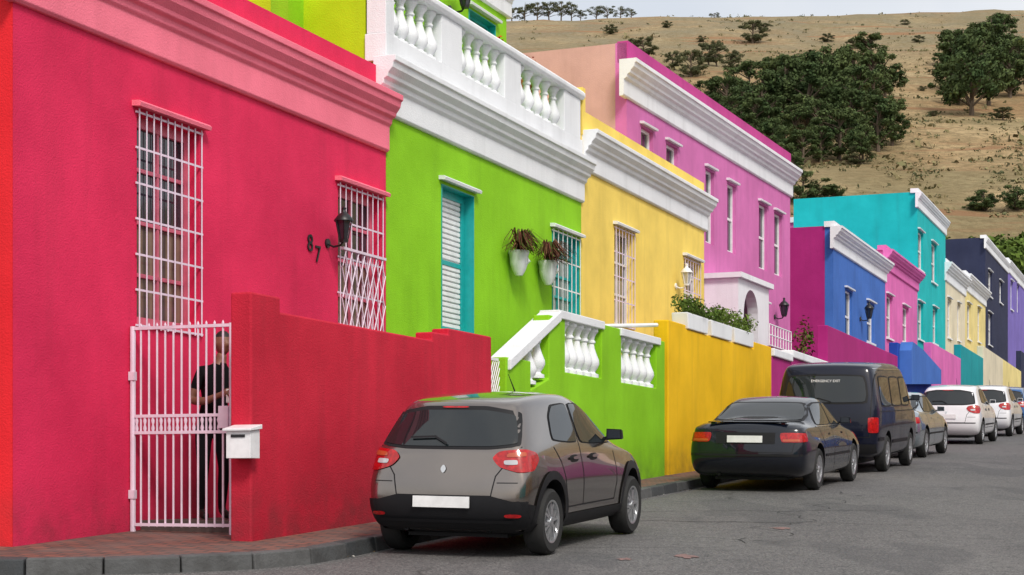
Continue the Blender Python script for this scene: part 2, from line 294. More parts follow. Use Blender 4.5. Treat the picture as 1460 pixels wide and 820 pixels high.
# ------------------------------------------------------------ ground, road, pavement
mb=MB(); mb.add([(-300,-60,G(-60)-.01),(400,-60,G(-60)-.01),(400,118,G(118)-.01),(-300,118,G(118)-.01)],[(0,1,2,3)],'earth'); mb.obj('ground',norm=False)
def kerbx(y): return -7.35+.395*y
mb=MB()
rd=lambda x,y:(x,y,G(y)-.004)
mb.add([rd(-40,-40),rd(kerbx(112)+9+0,-40),rd(kerbx(112)+9,112),rd(kerbx(112),112),rd(kerbx(15.6)-.3,15.6),rd(-40,15.6)],[(0,1,2,3,4,5)],'asphalt')
mb.obj('road',norm=False)
kp=[(-30,16.5),(-16,14.8),(-8,13.85),(-5.5,13.62),(-3.97,13.55),(-2.9,13.68),(-2.15,13.98),(-1.65,14.45),(-1.36,15.1)]+[(kerbx(y),y) for y in (16,18,20,24,30,40,55,75,110)]
def cat(pts,n=8):
    o=[]
    for i in range(len(pts)-1):
        p0=Vector(pts[max(i-1,0)]);p1=Vector(pts[i]);p2=Vector(pts[i+1]);p3=Vector(pts[min(i+2,len(pts)-1)])
        for k in range(n):
            t=k/n; o.append(.5*((2*p1)+(p2-p0)*t+(2*p0-5*p1+4*p2-p3)*t*t+(3*p1-p0-3*p2+p3)*t**3))
    o.append(Vector(pts[-1])); return o
kc=cat(kp,10)
res=[kc[0]]; L=.6
acc=0
for i in range(1,len(kc)):
    seg=kc[i]-kc[i-1]; l=seg.length; pos=0
    while acc+l-pos>=L: pos+=L-acc; res.append(kc[i-1]+seg*(pos/l)); acc=0
    acc+=l-pos
mb=MB()
for i in range(len(res)-1):
    a,b=res[i],res[i+1]; t=(b-a).normalized(); n=Vector((-t.y,t.x)); a2=a+t*.010; b2=b-t*.010; j=random.uniform(-.01,.01)
    q=[a2+n*(-.0+j),b2+n*(j),b2+n*.16,a2+n*.16]
    lo=[(p.x,p.y,G(p.y)-.1) for p in q]; hi=[(p.x,p.y,G(p.y)+.125+random.uniform(-.006,.006)) for p in (a2+n*(.03+j),b2+n*(.03+j),b2+n*.16,a2+n*.16)]
    mb.prism(lo,hi,'kerb')
mb.obj('kerb',bevel=.012)
mb=MB(); pl=[]
for i in range(len(res)):
    a=res[max(i-1,0)]; b=res[min(i+1,len(res)-1)]; t=(b-a).normalized(); n=Vector((-t.y,t.x)); p=res[i]+n*.12; pl.append((p.x,p.y,G(p.y)+.117))
for X,Y in ((-14+.395*110,110),(-14+.395*30,30),(-30,30)): pl.append((X,Y,G(Y)+.117))
mb.add(pl,[tuple(range(len(pl)))],'paving'); mb.obj('pavement',norm=False)
mb=MB(); fo=Fr(-1.9,.395,0)
mb.prism([fo.P(a,n,0)+Vector((0,0,G(fo.P(a,n,0).y)-.1)) for a,n in ((-30,0),(120,0),(120,2),(-30,2))],[fo.P(a,n,0)+Vector((0,0,G(fo.P(a,n,0).y)+.12)) for a,n in ((-30,0),(120,0),(120,2),(-30,2))],'paving'); mb.obj('opposite_pavement')
mb=MB()
for (u,v,r) in ((890,797,.07),(978,793,.11),(1110,753,.10)):
    Y=FL*EYE/(v-553); X=kx(u)*Y; k=18; mb.add([(X+math.cos(6.28*i/k)*r*random.uniform(.4,1.3),Y+math.sin(6.28*i/k)*r*random.uniform(.8,2.2),0) for i in range(k)],[tuple(range(k))],'faded')
mb.v=[(x,y,G(y)+.001) for x,y,z in mb.v]; mb.obj('faded_road_marks',norm=False)
# old trench seam and cracks across the carriageway
mb=MB()
def crack(p0,p1,wd,amp,step=.18):
    p0=Vector(p0);p1=Vector(p1); n=int((p1-p0).length/step); t=(p1-p0).normalized(); nn=Vector((-t.y,t.x)); pp=[]
    for i in range(n+1): pp.append(p0.lerp(p1,i/n)+nn*(noise.noise(Vector((i*.35,p0.x,p0.y)))*amp+random.uniform(-.02,.02)))
    for i in range(n):
        w0=wd*random.uniform(.5,1.3); w1_=wd*random.uniform(.5,1.3); a=pp[i];b=pp[i+1]
        mb.add([(a.x-nn.x*w0,a.y-nn.y*w0,G(a.y)+.0005),(b.x-nn.x*w1_,b.y-nn.y*w1_,G(b.y)+.0005),(b.x+nn.x*w1_,b.y+nn.y*w1_,G(b.y)+.0005),(a.x+nn.x*w0,a.y+nn.y*w0,G(a.y)+.0005)],[(0,1,2,3)],'tar')
crack((1.25,19.2),(3.1,18.9),.022,.15); crack((3.1,18.9),(5.9,18.3),.010,.25); crack((1.35,20.6),(4.6,20.9),.014,.3); crack((2.2,16.4),(4.6,24.5),.007,.5); crack((4.4,26),(8.2,25.4),.014,.3)
mb.obj('road_cracks',norm=False)
mb=MB()
for _ in range(110):
    y=random.uniform(14.9,32); X=kerbx(y)+abs(random.gauss(0,.05))+.02; s=random.uniform(.006,.02); t=random.uniform(0,6)
    mb.add([(X+math.cos(t+k*1.57)*s*(1.6 if k%2 else .7),y+math.sin(t+k*1.57)*s,G(y)+.004+random.random()*.015) for k in range(4)],[(0,1,2,3)],'paper' if random.random()<.10 else 'dryleaf')
mb.obj('gutter_litter',norm=False)
# ------------------------------------------------------------ RED HOUSE
fR=Fr(9.99,.395,14.7); aR=fR.A(21.4)
root=empty('red_house')
def rect(fr,u0,u1,vt,vb): return (fr.S(u0),fr.S(u1),fr.Z(u0,vb),fr.Z(u0,vt))
def shell(fr,a0,a1,z0,z1,ops,mat,sidemat,depth=9,rooflow=.6):
    mb=MB(); wallgrid(mb,fr,a0,a1,z0,z1,ops,mat)
    zr=z1-rooflow
    fr.box(mb,a0,a1,-depth,-.241,z0,zr,sidemat)
    fr.box(mb,a0+.0,a0+.25,-depth,-.242,zr,z1-.004,sidemat); fr.box(mb,a1-.25,a1,-depth,-.242,zr,z1-.004,sidemat); fr.box(mb,a0+.25,a1-.25,-.30,-.241,zr,z1-.004,sidemat)
    return mb
w1=rect(fR,195,284,160,464); w2=rect(fR,482,543,264,468)
mb=shell(fR,0,aR-.005,-1.5,5.05,[w1,w2],'red','redside'); mb.obj('walls',root)
mb=MB(); fR.box(mb,-.012,-.003,-8.9,.0,-1.5,5.04,'redside'); mb.obj('side_wall_face',root)
mb=MB(); cornice(mb,fR,-.2,aR-.01,4.72,.68,.24,'redtrim'); mb.obj('cornice',root,bevel=.008)
mb=MB(); window(mb,fR,w1,'redframe','glass',1,3,'redtrim',None,9,'gatepaint',6,fw=.10,lower='curtainb'); window(mb,fR,w2,'redframe','glass',1,3,'redtrim',None,8,'gatepaint',4,fw=.09,trellis=True,lower='curtainb'); mb.obj('barred_windows',root)
for ch,u,v in (('8',437,357),('7',448,373)):
    cu=bpy.data.curves.new('number_'+ch,'FONT'); cu.body=ch; cu.size=.27; cu.extrude=.006; o=bpy.data.objects.new('house_number_'+ch,cu); scene.collection.objects.link(o); cu.materials.append(M['black'])
    p=fR.P(fR.S(u),.012,fR.Z(u,v)); o.matrix_world=Matrix.Translation(p)@Matrix((( fR.e.x,0,fR.n.x),(fR.e.y,0,fR.n.y),(0,1,0))).to_4x4(); o.parent=root
lantern('wall_lantern',fR.P(fR.S(466),.0,fR.Z(466,347)),fR.n,'black',1.08)
fW=Fr(8.37,.402,15.2)
def px(fr,pts): return [(fr.S(u),fr.Z(u,v)) for u,v in pts]
mb=MB()
b0=-1.1
pts=px(fW,[(358,419),(400,424),(400,443),(617,485),(617,473),(640,477),(640,468),(701,480)]); pts[0]=(0,pts[1][1])
mid=pts[3][1]; pts[2]=(pts[2][0],mid)
aEnd=fW.S(702)
poly=[(0,b0)]+pts+[(aEnd,b0)]
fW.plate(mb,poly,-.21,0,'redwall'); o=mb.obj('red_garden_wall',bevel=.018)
gate=empty('security_gate'); mb=MB()
h0=Vector((-3.52,16.28,0)); ge=Vector((.93,-.3675,0)).normalized(); zb=(HZ-757)/FL*16.3; zt=(HZ-466)/FL*16.3; gw=1.05
def gp(t,z,n=0): return h0+ge*t+Vector((0,0,z))+Vector((-.3675,-.93,0))*n
for t,r in ((0,.026),(gw,.022),(gw+.07,.026)): mb.tube([gp(t,zb-.06),gp(t,zt)],r,'gatepaint',8)
for i in range(1,12):
    t=gw*i/12; mb.tube([gp(t,zb+.04),gp(t,zt+.0)],.010,'gatepaint',6); mb.lathe(gp(t,zt+.0),[(.012,0),(.012,.008),(0,.03)],'gatepaint',6)
z1g=(HZ-592)/FL*16; z2g=(HZ-616)/FL*16
for z in (zb+.06,zt-.02,z1g,z2g):
    a=[gp(0,z-.014,-.014),gp(gw,z-.014,-.014),gp(gw,z-.014,.014),gp(0,z-.014,.014)]; mb.prism(a,[p+Vector((0,0,.028)) for p in a],'gatepaint')
for i in range(12):
    t=gw*(i+.5)/12; mb.lathe(gp(t,z2g),[(.007,0),(.018,.04),(.009,.075),(.018,.11),(.007,z1g-z2g)],'gatepaint',8)
a=[gp(gw-.12,z1g-.12,-.03),gp(gw-.02,z1g-.12,-.03),gp(gw-.02,z1g-.12,.03),gp(gw-.12,z1g-.12,.03)]; mb.prism(a,[p+Vector((0,0,.2)) for p in a],'gatepaint')
for z in (zb+.3,zt-.5): 
    a=[gp(-.03,z,-.02),gp(.03,z,-.02),gp(.03,z,.03),gp(-.03,z,.03)]; mb.prism(a,[p+Vector((0,0,.08)) for p in a],'gatepaint')
mb.obj('gate_leaf',gate,True)
mb=MB()
mb.prism([fW.P(-.01,-.15,.22),fW.P(-.01,.09,.22),fW.P(-.17,.09,.22),fW.P(-.17,-.15,.22)],[fW.P(-.01,-.15,.22+.25),fW.P(-.01,.09,.47),fW.P(-.17,.09,.47),fW.P(-.17,-.15,.47)],'wpaint')
mb.prism([fW.P(0,-.17,.475),fW.P(0,.11,.475),fW.P(-.2,.11,.455),fW.P(-.2,-.17,.455)],[fW.P(0,-.17,.515),fW.P(0,.11,.515),fW.P(-.2,.11,.475),fW.P(-.2,-.17,.475)],'wpaint')
mb.prism([fW.P(-.172,-.10,.40),fW.P(-.172,.04,.40),fW.P(-.18,.04,.40),fW.P(-.18,-.10,.40)],[fW.P(-.172,-.10,.425),fW.P(-.172,.04,.425),fW.P(-.18,.04,.425),fW.P(-.18,-.10,.425)],'black')
mb.obj('letter_box',bevel=.008)
mb=MB(); 
for fr_,ya,yb_,zz in ((fR,16.45,20,-.34),(Fr(9.99,.395,21.4),21.5,26.4,.25),(Fr(9.99,.395,28.1),26.7,34,.75)):
    fr_.box(mb,fr_.A(ya),fr_.A(yb_),.01,1.28,-1.2,zz,'stone')
mb.obj('stoep_floor')
# ------------------------------------------------------------ GREEN HOUSE
fG=Fr(9.99,.395,21.4); aG=fG.A(28.1); root=empty('green_house')
g1=rect(fG,629,675,262,474); g2=rect(fG,787,825,328,448)
mb=shell(fG,0.005,aG-.005,-.9,5.2,[g1,g2],'green','greenside',9,.3); fG.box(mb,-.02,.2,-7,-.27,5.06,8.34,'greenside'); mb.obj('walls',root)
mb=MB(); cornice(mb,fG,-.28,aG+.02,5.16,.66,.26,'white')
fG.box(mb,-.06,aG-.01,-.26,.03,5.165,5.50,'white')
zr=6.14
segs=[]; 
for (ua,ub) in ((548,560),(628,657),(718,741),(803,826)):
    a0=max(-.05,fG.S(ua)); a1=fG.S(ub); segs.append((a0,a1)); fG.box(mb,a0,a1,-.24,.02,5.501,zr,'white')
fG.ext(mb,[(-.28,zr+.002),(.05,zr+.002),(.08,zr+.05),(.08,zr+.1),(.04,zr+.14),(-.27,zr+.14),(-.3,zr+.08)],-.08,aG-.02,'white')
mb.obj('cornice_and_parapet',root,bevel=.008)
mb=MB()
for i in range(3):
    a0,a1=segs[i][1],segs[i+1][0]; n=5
    for k in range(n): baluster(mb,fG.P(a0+(a1-a0)*(k+.5)/n,-.11,5.5),zr-5.5,.27)
mb.obj('parapet_balusters',root,True)
fU=Fr(11.2,.395,21.4); aU=fU.A(fU.Y(722)); uw=rect(fU,668,706,12,75)
mb=shell(fU,0.03,aU,4.8,8.3,[uw],'green','greenside',7.2,.3); mb.obj('upper_storey_walls',root)
mb=MB(); window(mb,fU,uw,'turqframe','curtain',1,1,'white',None,lining='turqframe'); zt_=fU.Z(722,12); cornice(mb,fU,.25,aU+.1,zt_+.35,.5,.2,'white'); mb.obj('upper_trim',root)
lantern('wall_lantern',fU.P(fU.S(640),0,fU.Z(640,14)),fU.n,'black',1.3)
for (a,c_) in ((4.6,'flower'),(5.9,'terracotta')):
    r=empty('potted_plant'); mb=MB(); p=fG.P(a,-.45,6.05)
    mb.lathe(p,[(0,0),(.12,0),(.17,.22),(.19,.22),(.19,.27),(.15,.27),(.14,.2),(0,.2)],'terracotta',16); mb.tube([fG.P(a,-.45,4.9),p],.06,'white',8); mb.obj('pot',r,True); mb=MB(); leaves(mb,p+Vector((0,0,.38)),.2,90,.035,'bush'); leaves(mb,p+Vector((0,0,.46)),.17,50,.03,'flower'); mb.obj('flowers',r,norm=False)
mb=MB(); window(mb,fG,g1,'turqframe','glass',0,1,'white','turqframe',blind=True,fw=.11,dn=-.15,lining='turqframe'); 
window(mb,fG,g2,'turqframe','curtain',1,3,'white',None,6,'wpaint',3,lining='turqframe'); mb.obj('windows',root)
for (u,v,sc) in ((726,374,1.),(768,388,1.0)):
    r=empty('wall_planter'); p=fG.P(fG.S(u),.02,fG.Z(u,v)); mb=MB()
    prof=[(0,-.20),(.05,-.19),(.09,-.12),(.125,-.02),(.13,.08),(.145,.12),(.14,.15),(.12,.15),(.11,.1),(0,.1)]
    mb.lathe(p+fG.n*.13,prof,'white',16,(0,0,1),1.05)
    q=p+fG.n*.26; mb.tube([q+Vector((0,0,.07)),q+fG.n*.03-Vector((0,0,.0)),q-fG.n*.01-Vector((0,0,.04))],[.012,.022,.012],'white',6)
    mb.obj('face_pot',r,True); mb=MB(); top=p+fG.n*.13+Vector((0,0,.14))
    for k in range(190):
        t=random.uniform(0,6.28); l=random.uniform(.14,.44); up=random.uniform(.05,.33); d=Vector((math.cos(t),math.sin(t),0))
        if d.dot(fG.n)<-.3: d-=2*d.dot(fG.n)*fG.n
        sd_=d.cross(Vector((0,0,1)))*.009
        P0=top; P1=top+d*l*.5+Vector((0,0,up)); P2=top+d*l+Vector((0,0,up*.6-.04)); P3=P2+d*.03-Vector((0,0,.10*random.random()))
        mb.add([P0-sd_,P0+sd_,P1+sd_,P1-sd_,P2+sd_*.7,P2-sd_*.7,P3],[(0,1,2,3),(3,2,4,5),(5,4,6)],'plantred' if k%4 else 'bush')
    mb.obj('trailing_plant',r,norm=False)
root=empty('green_garden_wall'); mb=MB()
yb=-.6
body=px(fW,[(722,512),(757,512),(757,556),(783,540),(783,449),(806,454),(806,529),(858,541),(858,462),(886,469),(886,546),(936,553),(936,484),(948,487)])
def lev(i,j):
    z=(body[i][1]+body[j][1])/2; body[i]=(body[i][0],z); body[j]=(body[j][0],z)
lev(0,1); lev(4,5); lev(6,7); lev(8,9); lev(10,11); lev(12,13)
fW.plate(mb,[(body[0][0],yb)]+body+[(body[-1][0],yb)],-.22,0,'green'); mb.obj('wall',root,bevel=.015)
mb=MB()
def rail(u0,u1,va,vb,th=.11,n0=-.26,n1=.04):
    A0,Z0=fW.S(u0),fW.Z(u0,va); A1,Z1=fW.S(u1),fW.Z(u1,vb)
    fW.plate(mb,[(A0,Z0-th),(A1,Z1-th),(A1,Z1),(A0,Z0)],n0,n1,'white')
zl=body[4][1]
rail(724,797,512,443,.13)
fW.box(mb,fW.S(795),fW.S(860),-.25,.03,zl-.02,zl+.09,'white'); z2=body[8][1]; fW.box(mb,fW.S(884),fW.S(940),-.25,.03,z2-.10,z2+.01,'white')
mb.obj('handrails',root,bevel=.012); mb=MB()
for k in range(5):
    a=body[6][0]+(body[7][0]-body[6][0])*(k+.5)/5; baluster(mb,fW.P(a,-.11,body[6][1]),zl-.02-body[6][1],.27)
for k in range(5):
    a=body[10][0]+(body[11][0]-body[10][0])*(k+.5)/5; baluster(mb,fW.P(a,-.11,body[10][1]),z2-.10-body[10][1],.27)
for k,u in enumerate((764,776)):
    z0_=fW.Z(u,548-k*9); z1_=fW.Z(u,480-k*13); baluster(mb,fW.P(fW.S(u),-.11,z0_),z1_-z0_,.26)
mb.obj('balusters',root,True)
mb=MB()
for k in range(7):
    for sg in (1,-1): mb.tube([fW.P(fW.S(703)+.06*k,-.1+.01*sg,fW.Z(703,560)),fW.P(fW.S(703)+.06*k+sg*.22,-.1+.01*sg,fW.Z(703,512))],.008,'wpaint',4)
fW.box(mb,fW.S(702)+.01,fW.S(720),-.12,-.08,fW.Z(703,512),fW.Z(703,508),'wpaint'); fW.box(mb,fW.S(702)+.01,fW.S(720),-.12,-.08,fW.Z(703,680),fW.Z(703,560),'green')
mb.obj('lattice_gate')
mb=MB(); fW.box(mb,fW.S(948)+.005,fW.S(953)-.005,-.16,-.1,-.2,fW.Z(950,525),'black'); mb.obj('black_side_gate')
# ------------------------------------------------------------ YELLOW HOUSE
fY=Fr(9.99,.395,28.1); aY=fY.A(35.0); root=empty('yellow_house')
y1=rect(fY,876,903,324,462); y2=rect(fY,975,997,368,436)
mb=shell(fY,.005,aY-.005,-.5,6.0,[y1,y2],'yellow','yellow',9,.5); fY.box(mb,.005,fY.S(833),-.3,.02,5.6,6.36,'yellow'); mb.obj('walls',root)
mb=MB(); cornice(mb,fY,.03,aY+.1,5.68,.64,.27,'white'); mb.obj('cornice',root,bevel=.008)
mb=MB(); window(mb,fY,y1,'wpaint','glass',1,2,'white',None,6,'gatepaint',4,lower='curtain'); window(mb,fY,y2,'wpaint','glass',1,2,'white',None,6,'gatepaint',3); mb.obj('barred_windows',root)
lantern('wall_lantern',fY.P(fY.S(963),0,fY.Z(963,408)),fY.n,'wpaint',1.1)
root=empty('yellow_garden_wall'); mb=MB(); ptsY=px(fW,[(953,457),(978,462),(978,468),(1075,498),(1075,488),(1100,494)])
def flat(p,i,j):
    z=(p[i][1]+p[j][1])/2; p[i]=(p[i][0],z); p[j]=(p[j][0],z)
flat(ptsY,0,1); flat(ptsY,2,3); flat(ptsY,4,5)
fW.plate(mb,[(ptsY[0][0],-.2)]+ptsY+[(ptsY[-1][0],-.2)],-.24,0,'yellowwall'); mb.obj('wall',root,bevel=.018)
for (ua,ub) in ((978,1008),(1012,1042),(1045,1073)):
    r=empty('planter_box'); mb=MB(); a0,a1=fW.S(ua),fW.S(ub); z=ptsY[2][1]+.005
    fW.plate(mb,[(a0+.05,z),(a1-.05,z),(a1,z+.26),(a0,z+.26)],-.24,.03,'white'); mb.obj('trough',r,bevel=.015)
    mb=MB()
    for k in range(7): leaves(mb,fW.P(a0+.15+(a1-a0-.3)*k/6,-.1,z+.34+random.uniform(-.04,.14)),random.uniform(.14,.26),110,.035,'bush')
    mb.obj('box_plants',r,norm=False)
mb=MB()
mb.tube([fW.P(fW.S(872),-1.0,fW.Z(872,463)),fW.P(fW.S(950),-.15,fW.Z(950,463))],.03,'wpaint',8); mb.tube([fW.P(fW.S(872),-1.0,fW.Z(872,463)),fW.P(fW.S(872),-1.0,.5)],.03,'wpaint',8); mb.obj('porch_rail',None,True)
# ------------------------------------------------------------ PINK HOUSE
fP=Fr(12.78,.43,35.05); aP=fP.A(47.1); root=empty('pink_house')
pw=[rect(fP,a,b,c,d) for a,b,c,d in ((914,931,180,246),(950,966,203,268),(1006,1018,240,345),(1037,1049,260,358),(1082,1094,289,382),(1104,1115,302,391),(1082,1094,432,487))]
arch=rect(fP,1004,1050,398,470)
mb=shell(fP,0,aP-.005,0,8.83,pw,'pink','peach',7,.4); mb.obj('walls',root)
mb=MB(); fP.box(mb,0.0,aP-.01,-.2,.025,8.43,8.86,'pinkdark'); cornice(mb,fP,-.33,aP+.1,8.42,.72,.32,'white')
for r in pw: window(mb,fP,r,'wpaint','glass',0,1,'white',None,dn=-.10)
mb.obj('cornice_and_windows',root)
mb=MB(); a0,a1,z0,z1=arch; ac=(a0+a1)/2-.25; R=.62; poly=[(a0,z0-2),(ac-R,z0-2),(ac-R,z0+.35)]+[(ac-R*math.cos(t),z0+.35+R*math.sin(t)) for t in [math.pi*i/14 for i in range(1,14)]]+[(ac+R,z0+.35),(ac+R,z0-2),(a1,z0-2),(a1,z1),(a0,z1)]
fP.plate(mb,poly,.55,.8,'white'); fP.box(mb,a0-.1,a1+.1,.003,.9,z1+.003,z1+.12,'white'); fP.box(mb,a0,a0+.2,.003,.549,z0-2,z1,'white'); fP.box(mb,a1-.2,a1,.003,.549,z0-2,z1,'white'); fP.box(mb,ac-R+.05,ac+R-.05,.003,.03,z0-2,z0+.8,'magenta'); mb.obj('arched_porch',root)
lantern('wall_lantern',fP.P(fP.S(1104),0,fP.Z(1104,452)),fP.n,'black',1.3)
mb=MB(); fQ=Fr(8.9,.385,40)
a0,a1=fQ.S(1097),fQ.S(1128)
for k in range(9):
    a=a0+(a1-a0)*k/8; mb.tube([fQ.P(a,0,fQ.Z(1097,492)),fQ.P(a,0,fQ.Z(1097,462))],.012,'wpaint',6)
for v in (492,477,462): mb.tube([fQ.P(a0,0,fQ.Z(1097,v)),fQ.P(a1,0,fQ.Z(1097,v))],.016,'wpaint',6)
mb.obj('porch_railing',None,True)
mb=MB(); fQ.box(mb,fQ.S(1097),fQ.S(1165),-.3,-.02,0,fQ.Z(1097,493),'magenta'); mb.obj('porch_wall')
mb=MB(); 
for k in range(14): leaves(mb,fQ.P(fQ.S(1140)+random.uniform(-.6,.6),.1,fQ.Z(1140,492)+random.uniform(-.2,.7)),.2,22,.05,'plantred' if k%2 else 'bush')
mb.obj('creeper_shrub',norm=False)
fV=Fr(8.13,.385,34.3)
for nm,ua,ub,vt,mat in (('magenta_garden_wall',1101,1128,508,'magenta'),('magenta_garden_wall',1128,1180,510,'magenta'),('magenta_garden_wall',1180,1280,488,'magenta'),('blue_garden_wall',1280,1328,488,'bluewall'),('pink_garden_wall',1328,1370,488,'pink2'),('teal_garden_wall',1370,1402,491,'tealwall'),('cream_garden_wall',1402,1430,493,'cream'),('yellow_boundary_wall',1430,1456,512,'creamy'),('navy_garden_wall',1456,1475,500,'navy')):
    mb=MB(); zt=fV.Z(ua,vt); 
    if ub-ua>90: zt=(fV.Z(ua,488)+fV.Z(ub,488))/2
    fV.box(mb,fV.S(ua)+.01,fV.S(ub)-.01,-.25,0,0,zt,mat)
    if nm.startswith('magenta') and ua<1150: fV.box(mb,fV.S(ua)+.0,fV.S(ub)-.02,-.3,.05,zt+.003,zt+.16,'white')
    mb.obj(nm,bevel=.02)
mb=MB(); fV.plate(mb,px(fV,[(1282,500),(1284,488),(1300,500),(1326,528),(1326,548),(1282,548)]),.005,.35,'blue'); mb.obj('blue_stair_wall')
# ------------------------------------------------------------ FAR HOUSES
def house(name,ua,ub,ztop,ch,mat,side,trim,wins,depth=6,zb=0.5,cpr=.3):
    fr=Fr(10.24,.39,Fr(10.24,.39,0).Y(ua)); a1=fr.S(ub); root=empty(name); rs=[rect(fr,*w) for w in wins]
    mb=shell(fr,.005,a1-.005,zb,ztop,rs,mat,side,depth,.3); mb.obj('walls',root); mb=MB()
    cornice(mb,fr,-.25,a1+.05,ztop-.05,ch,cpr,trim); fr.box(mb,-.06,a1-.02,-.25,.04,ztop-.04,ztop+.12,trim)
    for r in rs: window(mb,fr,r,'wpaint','glass',0,1,'white','white' if (r[3]-r[2])<1.6 else None,dn=-.1)
    mb.obj('trim_and_windows',root); return fr,root
fB,_=house('blue_house',1188,1262,7.3,.62,'blue','magenta','white',[(1205,1215,412,486),(1236,1246,430,486)],6)
lantern('wall_lantern',fB.P(fB.S(1226),0,fB.Z(1226,455)),fB.n,'black',1.4)
house('pink_cottage',1262,1308,7.75,.62,'pink2','pink2','pink2',[(1264,1272,420,480),(1287,1295,436,486)],6,1)
house('turquoise_house',1308,1348,10.75,.55,'turq','turq','white',[(1309,1316,328,382),(1328,1335,345,400),(1309,1316,430,482),(1330,1336,438,488)],4.6,1,cpr=.2)
house('cream_house',1348,1376,9.1,.75,'cream','cream','white',[(1351,1356,425,480),(1365,1369,432,484)],5,2)
house('yellow_cottage',1376,1405,9.35,.7,'creamy','cream','white',[(1379,1384,432,482),(1394,1398,438,486)],5,2)
house('navy_house',1405,1437,12.0,.5,'navy','navy','white',[(1409,1414,385,420),(1425,1429,400,430),(1409,1414,445,490)],6,2,cpr=.15)
house('lavender_house',1437,1462,12.2,.6,'lav','lav','white',[(1441,1444,400,440),(1450,1453,405,445)],6,3,cpr=.2)
fr=Fr(10.24,.39,66); mb=MB(); fr.box(mb,0,6,-12,-4.8,1,10.1,'pink2'); fr.box(mb,-.1,6,-12.1,-4.7,10.1,10.3,'white'); mb.obj('pale_rear_house')
class FrM(Fr):
    def __init__(s,c,d,y0): super().__init__(c,d,y0); s.n=-s.n
for i,(ya,yb_,hh,mt,nm) in enumerate(((-14,-2,3.6,'cream','opposite_cream_house'),(-2,10,4.2,'turq','opposite_turquoise_house'),(10,21,3.8,'ochre','opposite_ochre_house'),(21,33,4.4,'palegrey','opposite_grey_house'),(33,46,4.0,'pink2','opposite_pink_house'),(46,60,4.4,'cream','opposite_cream_house'),(60,76,4.2,'blue','opposite_blue_house'))):
    fo2=FrM(-4.3,.395,ya); L_=fo2.A(yb_); zg=G(ya)
    ops=[(L_*k/4+.3,L_*k/4+1.25,zg+1.1,zg+2.7) for k in (0,1,3)]+[(L_*.5+.5,L_*.5+1.4,zg+.3,zg+2.5)]
    r=empty(nm); mb=shell(fo2,.02,L_-.02,zg-.3,zg+hh,ops,mt,mt,6,.3); mb.obj('walls',r); mb=MB(); cornice(mb,fo2,0,L_-.03,zg+hh-.1,.5,.2,'white')
    for q in ops: window(mb,fo2,q,'wpaint','glass',1,2,'white',None)
    mb.obj('trim_and_windows',r)
# ------------------------------------------------------------ HILL
RID=[(600,60),(725,40),(800,26),(900,15),(1060,8),(1180,22),(1300,14),(1460,4),(1700,-10)]
def ridz(X):
    u=730+X/.29
    if u<=RID[0][0]: v=RID[0][1]
    elif u>=RID[-1][0]: v=RID[-1][1]
    else:
        for (a,va),(b,vb) in zip(RID,RID[1:]):
            if a<=u<=b: v=va+(vb-va)*(u-a)/(b-a); break
    return (690-v)*.29
def hz(X,Y):
    if Y<200: base=G(118)+(28.8-G(118))*max(0,(Y-116))/84
    else: base=.315*Y-34.2
    nn=noise.fractal(Vector((X*.012,Y*.012,0)),1,2,4)*min(1,max(0,(Y-125)/60))
    base+=nn*3.2
    base+=noise.fractal(Vector((X*.06,Y*.06,3)),1,2,3)*.6*min(1,max(0,(Y-125)/60))
    r=ridz(X)+nn*1.0; k=8.
    d=base-r
    if d>k: z=r
    elif d<-k: z=base
    else: z=base-(d+k)**2/(4*k)
    if Y>760: z-=(Y-760)*.12
    return z
mb=MB(); xs=[-500+i*8 for i in range(190)]; ys=[112+i*4 for i in range(30)]+[232+i*8 for i in range(90)]
vs=[(x*(1),y,hz(x,y)-(.6 if y<118 else 0)) for y in ys for x in xs]; nxx=len(xs)
mb.add(vs,[(j*nxx+i,j*nxx+i+1,(j+1)*nxx+i+1,(j+1)*nxx+i) for j in range(len(ys)-1) for i in range(nxx-1)],'hill'); mb.obj('hillside',None,True,norm=False)
def onhill(u,v):
    Y=150.
    while Y<790:
        X=kx(u)*Y; 
        if 690-2500*hz(X,Y)/Y<=v: return X,Y,hz(X,Y)
        Y+=2
    return kx(u)*700,700,hz(kx(u)*700,700)
def treemesh(name,seed,umb=False,mat='pine'):
    random.seed(seed); mb=MB()
    lean=Vector((random.uniform(-.08,.08),random.uniform(-.08,.08),1))
    mb.tube([Vector((0,0,-.05)),lean*.25,lean*.5+Vector((.02,0,0)),lean*.85],[.035,.028,.02,.006],'bark',7)
    cl=[]
    if umb:
        for k in range(16):
            t=random.uniform(0,6.28); r=.5*math.sqrt(random.random()); c=Vector((math.cos(t)*r,math.sin(t)*r,random.uniform(.50,.88)-r*.35)); cl.append((c,random.uniform(.11,.18)))
    else:
        ex=random.uniform(.45,.75)
        for k in range(32):
            h=random.uniform(.20,.93); rr=.42*math.sin(math.pi*min(1,(h-.08)*1.05))**ex*random.uniform(.3,1.0); t=random.uniform(0,6.28)
            cl.append((Vector((math.cos(t)*rr,math.sin(t)*rr,h)),random.uniform(.085,.155)))
    for c,r in cl:
        b=lean*max(.10,c.z-random.uniform(.1,.25)); mb.tube([b,(b+c)/2+Vector((0,0,.02)),c],[.013,.009,.004],'bark',5)
        leaves(mb,c,r,140 if not umb else 90,.027,mat,.7 if not umb else .5,.35)
    o=mb.obj(name,norm=False); me=o.data; bpy.data.objects.remove(o); return me
TM=[treemesh('pine_%d'%i,11+i) for i in range(5)]; TG=[treemesh('greypine_%d'%i,31+i,False,'pine2') for i in range(2)]; TU=[treemesh('umbrella_pine_%d'%i,51+i,True,'pine2') for i in range(3)]
random.seed(5)
